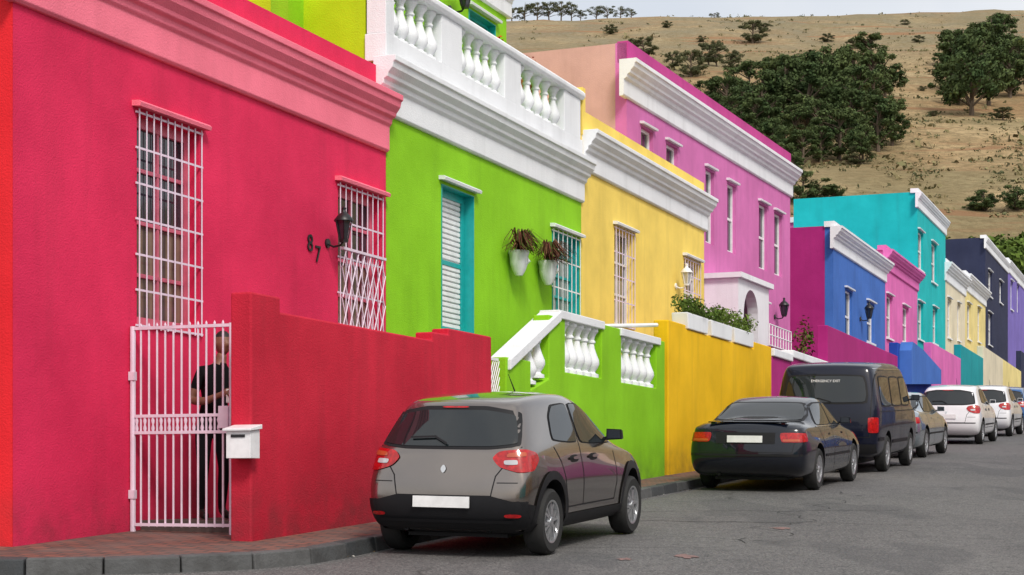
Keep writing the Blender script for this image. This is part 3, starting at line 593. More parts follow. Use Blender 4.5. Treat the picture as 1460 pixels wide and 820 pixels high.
def plant(name,me,u,v,hp,wf=1.):
    X,Y,Z=onhill(u,v); h=hp/2500*Y*1.1; o=bpy.data.objects.new(name,me); scene.collection.objects.link(o); o.location=(X,Y,Z-.3); o.scale=(h*wf,h*wf,h); o.rotation_euler=(0,0,random.uniform(0,6.28))
for (u,v,hp,wf) in [(1012,160,45,1.3),(1035,172,60,1.2),(1062,160,68,1.2),(1085,185,80,1.1),(1075,205,60,1.2),(1108,150,66,1.1),(1122,180,92,1.1),(1150,192,96,1.1),(1140,160,80,1.1),(1175,172,94,1.),(1195,160,88,.95),(1162,150,66,1.1),(1205,150,66,1.1),(1228,184,84,1.),(1245,148,70,1.),(1262,138,56,1.2),(1240,92,42,1.6),(1196,230,70,1.35),(1230,236,54,1.1),(1252,220,76,1.1),(1272,208,62,1.1),(1215,124,46,1.1),(1120,236,52,1.2),(1100,222,50,1.2),(1255,182,44,1.3),(1095,124,38,1.3),(1045,190,50,1.2),(1100,200,60,1.1),(1135,210,56,1.1),(1165,205,60,1.),(1210,195,66,1.1),(1130,130,44,1.2),(1180,124,44,1.2),(1050,150,44,1.3),(1145,238,50,1.3),(1075,228,46,1.3),(1022,180,46,1.3),(1000,172,36,1.3),(1060,205,50,1.2),(1170,232,50,1.2),
    (1352,142,54,1.2),(1370,130,74,1.2),(1385,164,108,1.05),(1400,132,84,1.2),(1362,98,52,1.2),(1412,84,64,1.3),(1430,74,52,1.2),(1422,130,72,1.1),(1440,142,80,1.05),(1395,86,50,1.3),(1345,112,36,1.2),(1448,117,58,1.1),(1378,120,66,1.1),(1385,98,46,1.3),(1410,150,80,1.1),(1405,106,66,1.2),(1432,104,60,1.2),(1366,150,56,1.2),
    (1165,293,34,2.2),(1145,300,52,1.),(1188,292,26,1.6),(1405,304,34,1.5),(1450,306,42,1.3),(1130,262,40,1.2),(1120,250,44,1.2),(1390,302,22,1.8)]:
    plant('pine_tree',random.choice(TM),u,v,hp,wf)
for (u,v,hp,wf) in [(985,112,40,1.2),(1010,92,32,1.2),(1022,95,34,1.),(1073,62,32,1.5),(1045,105,30,1.3),(918,82,28,1.5),(905,75,20,1.5),(1225,235,28,1.6),(1330,166,9,2.2),(1430,170,16,2.4),(960,100,26,1.2),(1120,112,28,1.3),(1310,60,10,2),(1290,36,8,2),(1000,60,9,2),(1090,46,12,2),(1180,60,12,2),(870,50,14,1.8),(950,40,10,2),(1330,108,9,2),(1315,130,8,2),(1215,70,14,1.8),(1190,90,16,1.8)]:
    plant('grey_pine_tree',random.choice(TG),u,v,hp,wf)
for (u,v,hp,wf) in [(730,40,30,1.1),(748,38,32,1.1),(766,36,34,1.),(783,34,32,1.1),(800,32,34,1.),(815,28,26,1.1),(828,24,18,1.1),(850,22,22,1.3),(866,20,24,1.2),(885,18,20,1.4),(900,17,15,1.3),(1018,8,10,1.8)]:
    X=kx(u)*705; o=bpy.data.objects.new('umbrella_pine_tree',random.choice(TU)); scene.collection.objects.link(o); h=hp/2500*705*1.1; o.location=(X,705,hz(X,705)-.5); o.scale=(h*wf*.9,h*wf*.9,h); o.rotation_euler=(0,0,random.uniform(0,6))
mb=MB()
for _ in range(6000):
    u=random.uniform(740,1480); v=random.betavariate(1.1,1.3)*320
    if noise.noise(Vector((u*.012,v*.02,1)))<random.uniform(-.35,.40): continue
    Y=85500/(v+97.5); Y=min(Y,735); X=kx(u)*Y; z=hz(X,Y); s=random.uniform(.15,.7)*(1+Y/700)
    if random.random()<.03: s*=2.2
    leaves(mb,(X,Y,z+s*.15),s,8,s*.4,'scrub' if random.random()<.8 else 'pine2',.5,.4)
mb.obj('hillside_shrubs',norm=False)
mb=MB()
for _ in range(130):
    u=random.uniform(1335,1500); Y=random.uniform(118,150); X=kx(u)*Y; zt=(690-random.uniform(325,400))/2500*Y; r=random.uniform(.8,1.8)
    leaves(mb,(X,Y,zt-r),r,140,.25,'bush',.8,.4)
for _ in range(30):
    u=random.uniform(1340,1490); Y=135; X=kx(u)*Y; mb.tube([(X,Y,4),(X+.3,Y,10),(X,Y,17)],[.25,.18,.08],'bark',6)
mb.obj('bush_thicket',norm=False)
# ------------------------------------------------------------ CARS
def chaikin(p,n=2,r=.22):
    for _ in range(n):
        q=[]
        for i in range(len(p)):
            a,b=Vector(p[i]),Vector(p[(i+1)%len(p)]); q+= [a.lerp(b,r),a.lerp(b,1-r)]
        p=[tuple(x) for x in q]; r=.25
    return p
def inside(pt,poly):
    x,y=pt; c=False; n=len(poly)
    for i in range(n):
        x1,y1=poly[i]; x2,y2=poly[(i+1)%n]
        if (y1>y)!=(y2>y) and x<(x2-x1)*(y-y1)/(y2-y1)+x1: c=not c
    return c
def panel(mb,bvh,poly,axis,mat,off=.006,step=.05,corner=None):
    pts=[]
    n=len(poly)
    for i in range(n):
        a=Vector(poly[i]);b=Vector(poly[(i+1)%n]); k=max(1,int((b-a).length/step))
        for j in range(k): pts.append(a.lerp(b,j/k))
    nb=len(pts); ed=[(i,(i+1)%nb) for i in range(nb)]
    xs=[p.x for p in pts]; ys=[p.y for p in pts]; y=min(ys)+step*.5
    tp=[tuple(p) for p in pts]
    while y<max(ys):
        x=min(xs)+step*.5
        while x<max(xs):
            if inside((x,y),tp): pts.append(Vector((x,y)))
            x+=step
        y+=step
    r=geometry.delaunay_2d_cdt(pts,ed,[],1,1e-4); vs=[]
    for p in r[0]:
        if axis[0]=='S':
            sg=-1 if axis=='SR' else 1; o=Vector((p.x,sg*3,p.y)); d=Vector((0,-sg,0))
        elif axis=='R': o=Vector((-3,p.x,p.y)); d=Vector((1,0,0))
        elif axis[0]=='D':
            sg=-1 if axis=='DR' else 1; d=Vector((.7071,-sg*.7071,0)); pp=Vector((.7071,sg*.7071,0)); o=Vector((corner[0],sg*corner[1],p.y))+pp*p.x-d*3
        else: o=Vector((9,p.x,p.y)); d=Vector((-1,0,0))
        h=bvh.ray_cast(o,d)
        if h[0] is None: h=bvh.find_nearest(o+d*2.6)
        nn=h[1]; nn=nn if nn.dot(d)<0 else -nn; vs.append(h[0]+nn*off)
    mb.add(vs,[tuple(f) for f in r[2]],mat)
def strip(mb,bvh,line,axis,mat='trim',w=.006,off=.003):
    for a,b in zip(line,line[1:]):
        a=Vector(a);b=Vector(b);t=(b-a).normalized();n=Vector((-t.y,t.x))*w; panel(mb,bvh,[tuple(a-n-t*w),tuple(b-n+t*w),tuple(b+n+t*w),tuple(a+n-t*w)],axis,mat,off,.08)
HATCH=dict(st=[([.12,.00,.02,.10,.36],[.25,.42,.70,.98,1.40],[.68,.76,.77,.71,.52]),([.22,.12,.14,.22,.46],[.22,.38,.70,1.0,1.44],[.76,.80,.81,.755,.57]),([.62,.62,.62,.66,.80],[.21,.38,.72,1.0,1.48],[.78,.815,.83,.765,.595]),([1.3]*5,[.21,.38,.70,.98,1.51],[.78,.80,.815,.765,.60]),([2.0,2.0,2.0,2.0,1.95],[.21,.38,.70,.96,1.47],[.78,.80,.815,.765,.585]),([2.75,2.75,2.75,2.68,2.72],[.21,.38,.70,.94,1.03],[.78,.815,.82,.75,.60]),([3.2]*5,[.22,.38,.68,.88,.95],[.76,.80,.80,.73,.55]),([3.5,3.55,3.55,3.5,3.45],[.24,.38,.62,.80,.86],[.70,.75,.75,.68,.5]),([3.6,3.70,3.70,3.62,3.55],[.28,.40,.58,.74,.80],[.6,.66,.66,.6,.42])],L=3.7,ax=(.62,3.04),r=.305,arch=.37)
SEDAN=dict(st=[([.14,.00,.02,.08,.14],[.26,.42,.68,.95,1.00],[.72,.80,.81,.76,.66]),([.3,.22,.22,.25,.28],[.2,.38,.68,.98,1.04],[.80,.845,.85,.79,.70]),([.75,.75,.75,.75,.70],[.19,.38,.68,.96,1.05],[.82,.855,.86,.79,.66]),([1.2,1.2,1.2,1.15,1.30],[.19,.38,.68,.95,1.36],[.82,.85,.86,.79,.57]),([1.8]*5,[.19,.38,.68,.94,1.42],[.82,.845,.85,.79,.585]),([2.45,2.45,2.45,2.45,2.35],[.19,.38,.68,.93,1.40],[.82,.845,.85,.79,.57]),([3.1,3.1,3.1,3.1,3.12],[.19,.38,.68,.90,.98],[.82,.85,.86,.78,.62]),([3.75]*5,[.20,.38,.66,.84,.90],[.8,.84,.84,.76,.58]),([4.15,4.2,4.2,4.15,4.1],[.22,.38,.60,.75,.80],[.74,.79,.79,.72,.52]),([4.25,4.33,4.33,4.28,4.22],[.26,.40,.56,.68,.74],[.62,.68,.68,.6,.42])],L=4.33,ax=(.93,3.4),r=.315,arch=.375)
VAN=dict(st=[([.10,.02,.0,.03,.18],[.3,.48,.85,1.15,1.92],[.80,.88,.90,.88,.74]),([.3,.2,.2,.22,.32],[.26,.45,.85,1.15,1.98],[.88,.92,.93,.92,.79]),([1.2]*5,[.26,.45,.85,1.15,2.02],[.88,.93,.94,.93,.80]),([2.3]*5,[.26,.45,.85,1.15,2.02],[.88,.93,.94,.93,.80]),([3.2,3.2,3.2,3.2,3.35],[.26,.45,.85,1.15,1.99],[.88,.93,.94,.93,.79]),([4.1,4.1,4.1,4.0,4.02],[.26,.45,.85,1.10,1.22],[.87,.92,.93,.91,.78]),([4.4,4.48,4.48,4.4,4.32],[.28,.45,.8,1.03,1.14],[.78,.86,.87,.84,.7]),([4.5,4.6,4.6,4.52,4.44],[.33,.5,.78,.96,1.06],[.68,.76,.76,.72,.6])],L=4.6,ax=(.98,3.45),r=.33,arch=.40)
def wheel(mb,c,r,sg,sp=5,rimmat='alloy'):
    ax=Vector((0,sg,0)); w=.095
    prof=[(r*.64,-w*.9),(r*.9,-w),(r*.985,-w*.75),(r,-w*.4),(r,w*.4),(r*.985,w*.75),(r*.9,w),(r*.66,w*.92),(r*.63,w*.8)]
    mb.lathe(c,prof,'tyre',36,ax); mb.lathe(c,[(r*.655,w*.85),(r*.655,w*.93),(r*.60,w*.9),(r*.58,w*.3),(r*.58,-w*.6)],rimmat,32,ax)
    mb.lathe(c,[(0,w*.1),(r*.58,w*.1)],'trim',24,ax); mb.lathe(c,[(0,w*.95),(r*.12,w*.93),(r*.17,w*.75),(r*.17,w*.2)],rimmat,20,ax)
    for k in range(sp):
        t=2*math.pi*k/sp+.3
        for dt in (-.13,.13):
            d=Vector((math.cos(t+dt*.4),0,math.sin(t+dt*.4))); e=Vector((math.cos(t+dt*1.5),0,math.sin(t+dt*1.5))); s=Vector((-math.sin(t),0,math.cos(t)))*r*.045
            p0=Vector(c)+d*r*.12; p1=Vector(c)+e*r*.61
            lo=[p0-s+ax*w*.3,p0+s+ax*w*.3,p1+s+ax*w*.3,p1-s+ax*w*.3]; hi=[p0-s+ax*w*.86,p0+s+ax*w*.86,p1+s*.9+ax*w*.78,p1-s*.9+ax*w*.78]; mb.prism(lo,hi,rimmat)
def arcpts(cx,cz,r,t0,t1,n=16): return [(cx+r*math.cos(t0+(t1-t0)*i/n),cz+r*math.sin(t0+(t1-t0)*i/n)) for i in range(n+1)]
def car(name,spec,rearR,frontR,mat,kind,sc=(1,1,1),plate=True,sp=5,clad=False):
    a=Vector((rearR[0],rearR[1],G(rearR[1]))); b=Vector((frontR[0],frontR[1],G(frontR[1]))); fx=(b-a).normalized(); up=Vector((0,-SL,1)).normalized(); up=(up-fx*up.dot(fx)).normalized(); ly=up.cross(fx)
    st=[([x*sc[0] for x in X],[z*sc[2] for z in Z],[w_*sc[1] for w_ in W]) for X,Z,W in spec['st']]; ax0,ax1=[x*sc[0] for x in spec['ax']]; r=spec['r']*min(1,sc[2]+.02); hw=max(max(W) for _,_,W in st)
    org=a-fx*ax0+ly*(hw-.13)
    mw=Matrix(((fx.x,ly.x,up.x,org.x),(fx.y,ly.y,up.y,org.y),(fx.z,ly.z,up.z,org.z),(0,0,0,1))); root=empty(name,mw)
    n=len(st); fr_=[-1,-.6,0,.6,1]; vid={}; vs=[]; fs=[]
    def V(i,j,k):
        key=(i,j,k)
        if key in vid: return vid[key]
        X,Z,W=st[i]; f=fr_[j]; x=X[k]; z=Z[k]; y=f*W[k]
        e=(1-f*f)
        if i==0: x-=.07*e
        if i==n-1: x+=.14*e
        if k==4: z+=.035*e
        vid[key]=len(vs); vs.append((x,y,z)); return vid[key]
    for i in range(n-1):
        for k in range(4):
            fs.append((V(i,0,k),V(i+1,0,k),V(i+1,0,k+1),V(i,0,k+1))); fs.append((V(i+1,4,k),V(i,4,k),V(i,4,k+1),V(i+1,4,k+1)))
        for j in range(4):
            fs.append((V(i,j,4),V(i+1,j,4),V(i+1,j+1,4),V(i,j+1,4))); fs.append((V(i+1,j,0),V(i,j,0),V(i,j+1,0),V(i+1,j+1,0)))
    for j in range(4):
        for k in range(4):
            fs.append((V(0,j+1,k),V(0,j,k),V(0,j,k+1),V(0,j+1,k+1))); fs.append((V(n-1,j,k),V(n-1,j+1,k),V(n-1,j+1,k+1),V(n-1,j,k+1)))
    me=bpy.data.meshes.new('body'); me.from_pydata(vs,[],fs); bm=bmesh.new(); bm.from_mesh(me); bmesh.ops.recalc_face_normals(bm,faces=bm.faces)
    cl=bm.edges.layers.float.new('crease_edge'); inv={v_:k_ for k_,v_ in vid.items()}
    bm.verts.ensure_lookup_table()
    for e in bm.edges:
        k1,k2=inv[e.verts[0].index],inv[e.verts[1].index]
        if k1[2]==k2[2]==3 and k1[1]==k2[1] and k1[1] in(0,4): e[cl]=.5
        if k1[2]==k2[2]==2 and k1[1]==k2[1] and k1[1] in(0,4): e[cl]=.3
        if k1[2]==k2[2]==4 and k1[1]==k2[1] and k1[1] in(0,4): e[cl]=.35
        if k1[0]==k2[0]==0 and k1[2]==k2[2] and k1[2] in (3,4): e[cl]=.5 if k1[2]==3 else .3
        if kind=='sedan' and k1[0]==k2[0]==2 and k1[2]==k2[2]==4: e[cl]=.5
    bm.to_mesh(me); bm.free()
    body=bpy.data.objects.new('body',me); scene.collection.objects.link(body); me.materials.append(mat); me.materials.append(M['trim'])
    ms=body.modifiers.new('s','SUBSURF'); ms.levels=3; ms.render_levels=3
    dg=bpy.context.evaluated_depsgraph_get(); me2=bpy.data.meshes.new_from_object(body.evaluated_get(dg)); 
    bm=bmesh.new(); bm.from_mesh(me2); bvh=BVHTree.FromBMesh(bm); bm.free()
    body.modifiers.clear(); body.data=me2
    for p in me2.polygons: p.use_smooth=True
    AR=spec['arch']*min(1,sc[2]+.02)
    cm=MB()
    for cx in (ax0,ax1):
        for sg in (1,-1): cm.lathe((cx,sg*(hw-.26),r+.02),[(0,0),(AR,0),(AR,.5),(0,.5)],'trim',40,(0,sg,0))
    cut=cm.obj('cut'); bmc=bmesh.new(); bmc.from_mesh(cut.data); bmesh.ops.remove_doubles(bmc,verts=bmc.verts,dist=1e-4); bmesh.ops.recalc_face_normals(bmc,faces=bmc.faces); bmc.to_mesh(cut.data); bmc.free()
    bo=body.modifiers.new('b','BOOLEAN'); bo.object=cut; bo.operation='DIFFERENCE'; bo.solver='EXACT'
    try: bo.material_mode='TRANSFER'
    except Exception: pass
    dg=bpy.context.evaluated_depsgraph_get(); me3=bpy.data.meshes.new_from_object(body.evaluated_get(dg)); body.modifiers.clear(); body.data=me3
    bpy.data.objects.remove(cut); body.parent=root
    try: me3.set_sharp_from_angle(angle=math.radians(35))
    except Exception: pass
    mb=MB()
    for cx in (ax0,ax1):
        for sg in (1,-1): wheel(mb,(cx,sg*(hw-.105),r),r,sg,sp)
    mb.obj('wheels',root,True)
    mb=MB(); mb.prism([(.3*sc[0],-hw*.6,.16),(spec['L']*sc[0]-.3,-hw*.6,.16),(spec['L']*sc[0]-.3,hw*.6,.16),(.3*sc[0],hw*.6,.16)],[(.3,-hw*.6,.4),(spec['L']*sc[0]-.3,-hw*.6,.4),(spec['L']*sc[0]-.3,hw*.6,.4),(.3,hw*.6,.4)],'trim'); mb.tube([(.1,.4,.24),(.6,.4,.24)],.025,'trim',10); mb.obj('underbody',root)
    gl=MB(); tr=MB(); lp=MB()
    sx=lambda P_:[(x*sc[0],z*sc[2]) for x,z in P_]; sy=lambda P_:[(y*sc[1],z*sc[2]) for y,z in P_]; sz=lambda P_:[(s_,z*sc[2]) for s_,z in P_]
    both=('SR','SL'); CN=(.06,.78*sc[1])
    if kind=='hatch':
        for s in both:
            for off,g,grow,mt in ((.003,tr,.022,'trim'),(.008,gl,0,'carglass')):
                def gr(poly,g_=grow):
                    c=Vector((sum(p[0] for p in poly)/len(poly),sum(p[1] for p in poly)/len(poly))); return [tuple(Vector(p)+(Vector(p)-c).normalized()*g_) for p in poly]
                panel(g,bvh,chaikin(gr(sx([(.80,1.07),(.90,1.29),(1.04,1.385),(1.44,1.41),(1.46,1.03)])),2,.1),s,mt,off); panel(g,bvh,chaikin(gr(sx([(1.54,1.02),(1.52,1.41),(1.88,1.39),(2.14,1.28),(2.52,1.06),(2.5,1.0)])),2,.1),s,mt,off)
            strip(tr,bvh,sx([(1.50,1.40),(1.50,.42)]),s); strip(tr,bvh,sx([(.98,.70),(.92,.86),(.80,1.0)]),s); strip(tr,bvh,sx([(2.52,1.0),(2.50,.6),(2.42,.42)]),s); strip(tr,bvh,sx([(.98,.70),(1.05,.42),(2.42,.42)]),s)
            for hx in (1.22,2.28-.5): 
                panel(tr,bvh,chaikin(sx([(hx-.05,.84),(hx+.19,.845),(hx+.19,.915),(hx-.05,.91)])),s,'trim',.002,.04); panel(tr,bvh,chaikin(sx([(hx-.03,.865),(hx+.17,.87),(hx+.17,.90),(hx-.03,.895)])),s,mat,.03,.04)
            dx='DR' if s=='SR' else 'DL'
            panel(lp,bvh,chaikin(sz([(-.19,.84),(-.23,.92),(-.17,.985),(.04,1.0),(.17,.965),(.20,.90),(.10,.80),(-.06,.79)]),2,.15),dx,'lampred',.012,.025,CN)
            panel(lp,bvh,chaikin(sz([(-.15,.86),(-.15,.90),(-.05,.905),(-.05,.86)]),2,.15),dx,'lampclear',.018,.02,CN); panel(lp,bvh,chaikin(sz([(-.13,.925),(-.11,.965),(.03,.975),(.03,.935)]),2,.15),dx,'lampamb',.017,.02,CN)
            panel(lp,bvh,chaikin(sx([(3.34,.66),(3.30,.80),(3.50,.78),(3.62,.66)])),s,'lampclear',.006,.03)
        panel(tr,bvh,chaikin(sy([(-.69,1.03),(-.60,1.34),(-.3,1.395),(.3,1.395),(.60,1.34),(.69,1.03),(.42,1.0),(-.42,1.0)]),2,.08),'R','trim',.004); 
        panel(gl,bvh,chaikin(sy([(-.66,1.05),(-.57,1.31),(-.3,1.355),(.3,1.355),(.57,1.31),(.66,1.05),(.42,1.025),(-.42,1.025)]),2,.08),'R','carglass',.009)
        panel(gl,bvh,chaikin(sy([(-.62,1.06),(-.55,1.40),(.55,1.40),(.62,1.06)]),2,.08),'F','carglass',.006)
        for l in ([(-.69,1.02),(-.5,.76),(-.46,.56),(.46,.56),(.5,.76),(.69,1.02)],): strip(tr,bvh,sy(l),'R','trim',.005)
        strip(tr,bvh,sy([(-.78,.70),(-.52,.70)]),'R','trim',.004); strip(tr,bvh,sy([(.78,.70),(.52,.70)]),'R','trim',.004)
        if clad:
            z5=.53*sc[2]
            panel(tr,bvh,[(-.9,.18),(-.9,z5),(-.62,z5),(-.42,z5+.05),(.42,z5+.05),(.62,z5),(.9,z5),(.9,.18)],'R','trim',.012)
            panel(lp,bvh,chaikin([(-.68,.36),(-.68,.39),(-.55,.39),(-.55,.36)]),'R','lampred',.02,.03); panel(lp,bvh,chaikin([(.68,.36),(.68,.39),(.55,.39),(.55,.36)]),'R','lampred',.02,.03)
            strip(tr,bvh,[(-.6,.33),(.6,.33)],'R','trim',.012,.03)
            for s in both:
                zr=r+.02
                for cx in (ax0,ax1):
                    o_=arcpts(cx,zr,AR+.07,-.35,math.pi+.35,22); i_=arcpts(cx,zr,AR-.004,math.pi+.35,-.35,22); panel(tr,bvh,o_+i_,s,'trim',.014,.05)
                panel(tr,bvh,[(ax0+AR+.05,.2),(ax1-AR-.05,.2),(ax1-AR-.05,.33),(ax0+AR+.05,.33)],s,'trim',.012)
                panel(tr,bvh,[(-.02,.2),(ax0-AR-.04,.2),(ax0-AR-.05,z5-.04),(-.02,z5)],s,'trim',.010)
                panel(tr,bvh,[(ax1+AR+.04,.2),(3.66,.2),(3.66,.40),(ax1+AR+.04,.42)],s,'trim',.010)
        else:
            for s in both: strip(tr,bvh,[(ax0+AR+.1,.5),(ax1-AR-.1,.5)],s,'trim',.02,.006)
            strip(tr,bvh,[(-.7*sc[1],.55*sc[2]),(.7*sc[1],.55*sc[2])],'R','trim',.012,.006)
        pz=(.435,.53) if clad else (.66,.77); pw_=.26
        strip(tr,bvh,sy([(0.0,1.04),(.12,1.10),(.36,1.09)]),'R','trim',.008,.03); panel(tr,bvh,chaikin([(-.03,.82*sc[2]),(0,.775*sc[2]),(.03,.82*sc[2]),(0,.865*sc[2])]),'R','chrome',.01,.02)
        panel(lp,bvh,chaikin(sy([(-.13,1.372),(-.13,1.388),(.13,1.388),(.13,1.372)])),'R','lampred',.012,.03)
        tr.tube([(1.75*sc[0],0,1.50*sc[2]),(1.55*sc[0],0,1.70*sc[2])],[.008,.003],'trim',5)
        mz=1.04; mx=2.42
    if kind=='sedan':
        for s in both:
            panel(tr,bvh,chaikin(sx([(.93,.99),(1.25,1.30),(1.5,1.345),(1.95,1.35),(2.3,1.33),(2.95,.99)]),2,.1),s,'trim',.003)
            panel(gl,bvh,chaikin(sx([(1.02,1.0),(1.26,1.27),(1.5,1.32),(1.92,1.325),(1.92,.995)]),2,.08),s,'carglass',.008); panel(gl,bvh,chaikin(sx([(1.97,.995),(1.97,1.325),(2.26,1.31),(2.82,1.0)]),2,.08),s,'carglass',.008)
            strip(tr,bvh,sx([(1.95,1.0),(1.95,.3)]),s); strip(tr,bvh,sx([(1.3,.7),(1.1,.97)]),s); strip(tr,bvh,sx([(2.98,.95),(2.95,.3)]),s); strip(tr,bvh,sx([(1.34,.52),(3.0,.52)]),s,'trim',.018,.008)
            strip(tr,bvh,sx([(.96,.975),(2.95,.975)]),s,'chrome',.006,.009)
            for hx in (1.72,2.62): panel(tr,bvh,chaikin(sx([(hx-.02,.83),(hx+.14,.835),(hx+.14,.87),(hx-.02,.865)])),s,mat,.018,.04)
            dx='DR' if s=='SR' else 'DL'
            panel(lp,bvh,chaikin(sz([(-.24,.75),(-.24,.90),(.13,.89),(.16,.76)]),2,.1),dx,'lampred',.010,.03,(.05,.80)); panel(lp,bvh,chaikin(sz([(-.22,.765),(-.22,.80),(-.02,.80),(-.02,.765)]),2,.1),dx,'lampamb',.015,.03,(.05,.80))
            panel(lp,bvh,chaikin(sx([(3.95,.62),(3.95,.72),(4.18,.70),(4.2,.6)])),s,'lampamb',.006,.03)
        panel(tr,bvh,chaikin(sy([(-.70,1.05),(-.56,1.35),(.56,1.35),(.70,1.05)]),2,.1),'R','trim',.004)
        panel(gl,bvh,chaikin(sy([(-.66,1.07),(-.53,1.33),(.53,1.33),(.66,1.07)]),2,.1),'R','carglass',.009); panel(gl,bvh,chaikin(sy([(-.62,1.0),(-.53,1.33),(.53,1.33),(.62,1.0)]),2,.1),'F','carglass',.008)
        strip(tr,bvh,sy([(-.72,.98),(-.66,.60),(.66,.60),(.72,.98)]),'R','trim',.004); strip(tr,bvh,sy([(-.78,.56),(.78,.56)]),'R','trim',.016,.008); panel(tr,bvh,sy([(-.42,.73),(.42,.73),(.42,.90),(-.42,.90)]),'R','trim',.005)
        if mat==M['cdark']:
            zq=lambda z:z*sc[2]
            tr.prism([(.11,-.56,zq(1.045)),(.11,.56,zq(1.045)),(.24,.56,zq(1.055)),(.24,-.56,zq(1.055))],[(.10,-.56,zq(1.06)),(.10,.56,zq(1.06)),(.24,.56,zq(1.068)),(.24,-.56,zq(1.068))],mat)
            for y in (-.5,.5): tr.prism([(.14,y-.03,zq(.97)),(.14,y+.03,zq(.97)),(.22,y+.03,zq(.97)),(.22,y-.03,zq(.97))],[(.14,y-.03,zq(1.05)),(.14,y+.03,zq(1.05)),(.22,y+.03,zq(1.05)),(.22,y-.03,zq(1.05))],mat)
        pz=(.755,.85); mz=1.0; mx=2.75; pw_=.25
    if kind=='van':
        for s in both:
            for (x0,x1) in ((.42,1.30),(1.40,2.30),(2.40,3.22)):
                panel(tr,bvh,chaikin(sx([(x0-.03,1.20),(x0-.0,1.78),(x1,1.78),(x1+.03,1.20)]),2,.08),s,'trim',.003); panel(gl,bvh,chaikin(sx([(x0,1.23),(x0+.03,1.75),(x1-.03,1.75),(x1,1.23)]),2,.08),s,'carglass',.008)
            strip(tr,bvh,sx([(2.35,1.85),(2.35,.4)]),s); strip(tr,bvh,sx([(3.7,1.5),(3.62,1.0),(3.0,.5)]),s); strip(tr,bvh,sx([(1.36,1.85),(1.36,.45)]),s); strip(tr,bvh,sx([(.3,1.12),(3.9,1.12)]),s,'trim',.008)
            strip(tr,bvh,sx([(.2,.62),(.55,.62)]),s,'trim',.03,.01); strip(tr,bvh,sx([(1.45,.55),(3.0,.55)]),s,'trim',.03,.01); strip(tr,bvh,sx([(.3,1.90),(3.4,1.90)]),s,'chrome',.006,.008)
            panel(gl,bvh,chaikin(sx([(3.28,1.24),(3.28,1.72),(3.42,1.70),(3.80,1.24)]),2,.08),s,'carglass',.008)
            dx='DR' if s=='SR' else 'DL'
            panel(lp,bvh,chaikin(sz([(-.14,.74),(-.14,1.02),(.06,1.02),(.06,.74)]),2,.1),dx,'lampred',.010,.03,(.05,.88))
        panel(tr,bvh,chaikin(sy([(-.76,1.26),(-.68,1.80),(.68,1.80),(.76,1.26)]),2,.08),'R','trim',.004); panel(gl,bvh,chaikin(sy([(-.72,1.29),(-.65,1.77),(.65,1.77),(.72,1.29)]),2,.08),'R','carglass',.01); panel(gl,bvh,chaikin(sy([(-.74,1.30),(-.68,1.85),(.68,1.85),(.74,1.30)]),2,.08),'F','carglass',.008)
        strip(tr,bvh,sy([(-.8,1.88),(-.78,.66),(.78,.66),(.8,1.88)]),'R'); panel(tr,bvh,sy([(-.86,.38),(-.86,.54),(.86,.54),(.86,.38)]),'R','trim',.03)
        strip(tr,bvh,sy([(-.1,1.30),(.1,1.36),(.42,1.35)]),'R','trim',.008,.03)
        cu=bpy.data.curves.new('emergency_exit','FONT'); cu.body='EMERGENCY EXIT'; cu.size=.062; cu.align_x='CENTER'; cu.extrude=.001; cu.materials.append(M['wpaint']); o=bpy.data.objects.new('emergency_exit_lettering',cu); scene.collection.objects.link(o)
        zt0=1.66*sc[2]
        h=bvh.ray_cast(Vector((-3,0,zt0)),Vector((1,0,0))); h2=bvh.ray_cast(Vector((-3,0,zt0+.1)),Vector((1,0,0))); tl=math.atan2(h2[0].x-h[0].x,.10)
        o.parent=root; o.matrix_parent_inverse=Matrix.Identity(4); yv=Vector((math.sin(tl),0,math.cos(tl))); xv=Vector((0,-1,0)); zv=xv.cross(yv); o.matrix_local=Matrix(((xv.x,yv.x,zv.x,h[0].x-.016),(xv.y,yv.y,zv.y,.0),(xv.z,yv.z,zv.z,zt0),(0,0,0,1)))
        pz=(.72,.83); mz=1.32; mx=3.62; pw_=.25
    if plate:
        zc=(pz[0]+pz[1])/2*(sc[2] if not clad else 1); hh=(pz[1]-pz[0])/2
        h=bvh.ray_cast(Vector((-3,0,zc)),Vector((1,0,0)))[0]; x0=h.x-.03
        lp.prism([(x0,-pw_,zc-hh),(x0,pw_,zc-hh),(x0+.012,pw_,zc-hh),(x0+.012,-pw_,zc-hh)],[(x0+.005,-pw_,zc+hh),(x0+.005,pw_,zc+hh),(x0+.017,pw_,zc+hh),(x0+.017,-pw_,zc+hh)],'plate')
    mm_=MB()
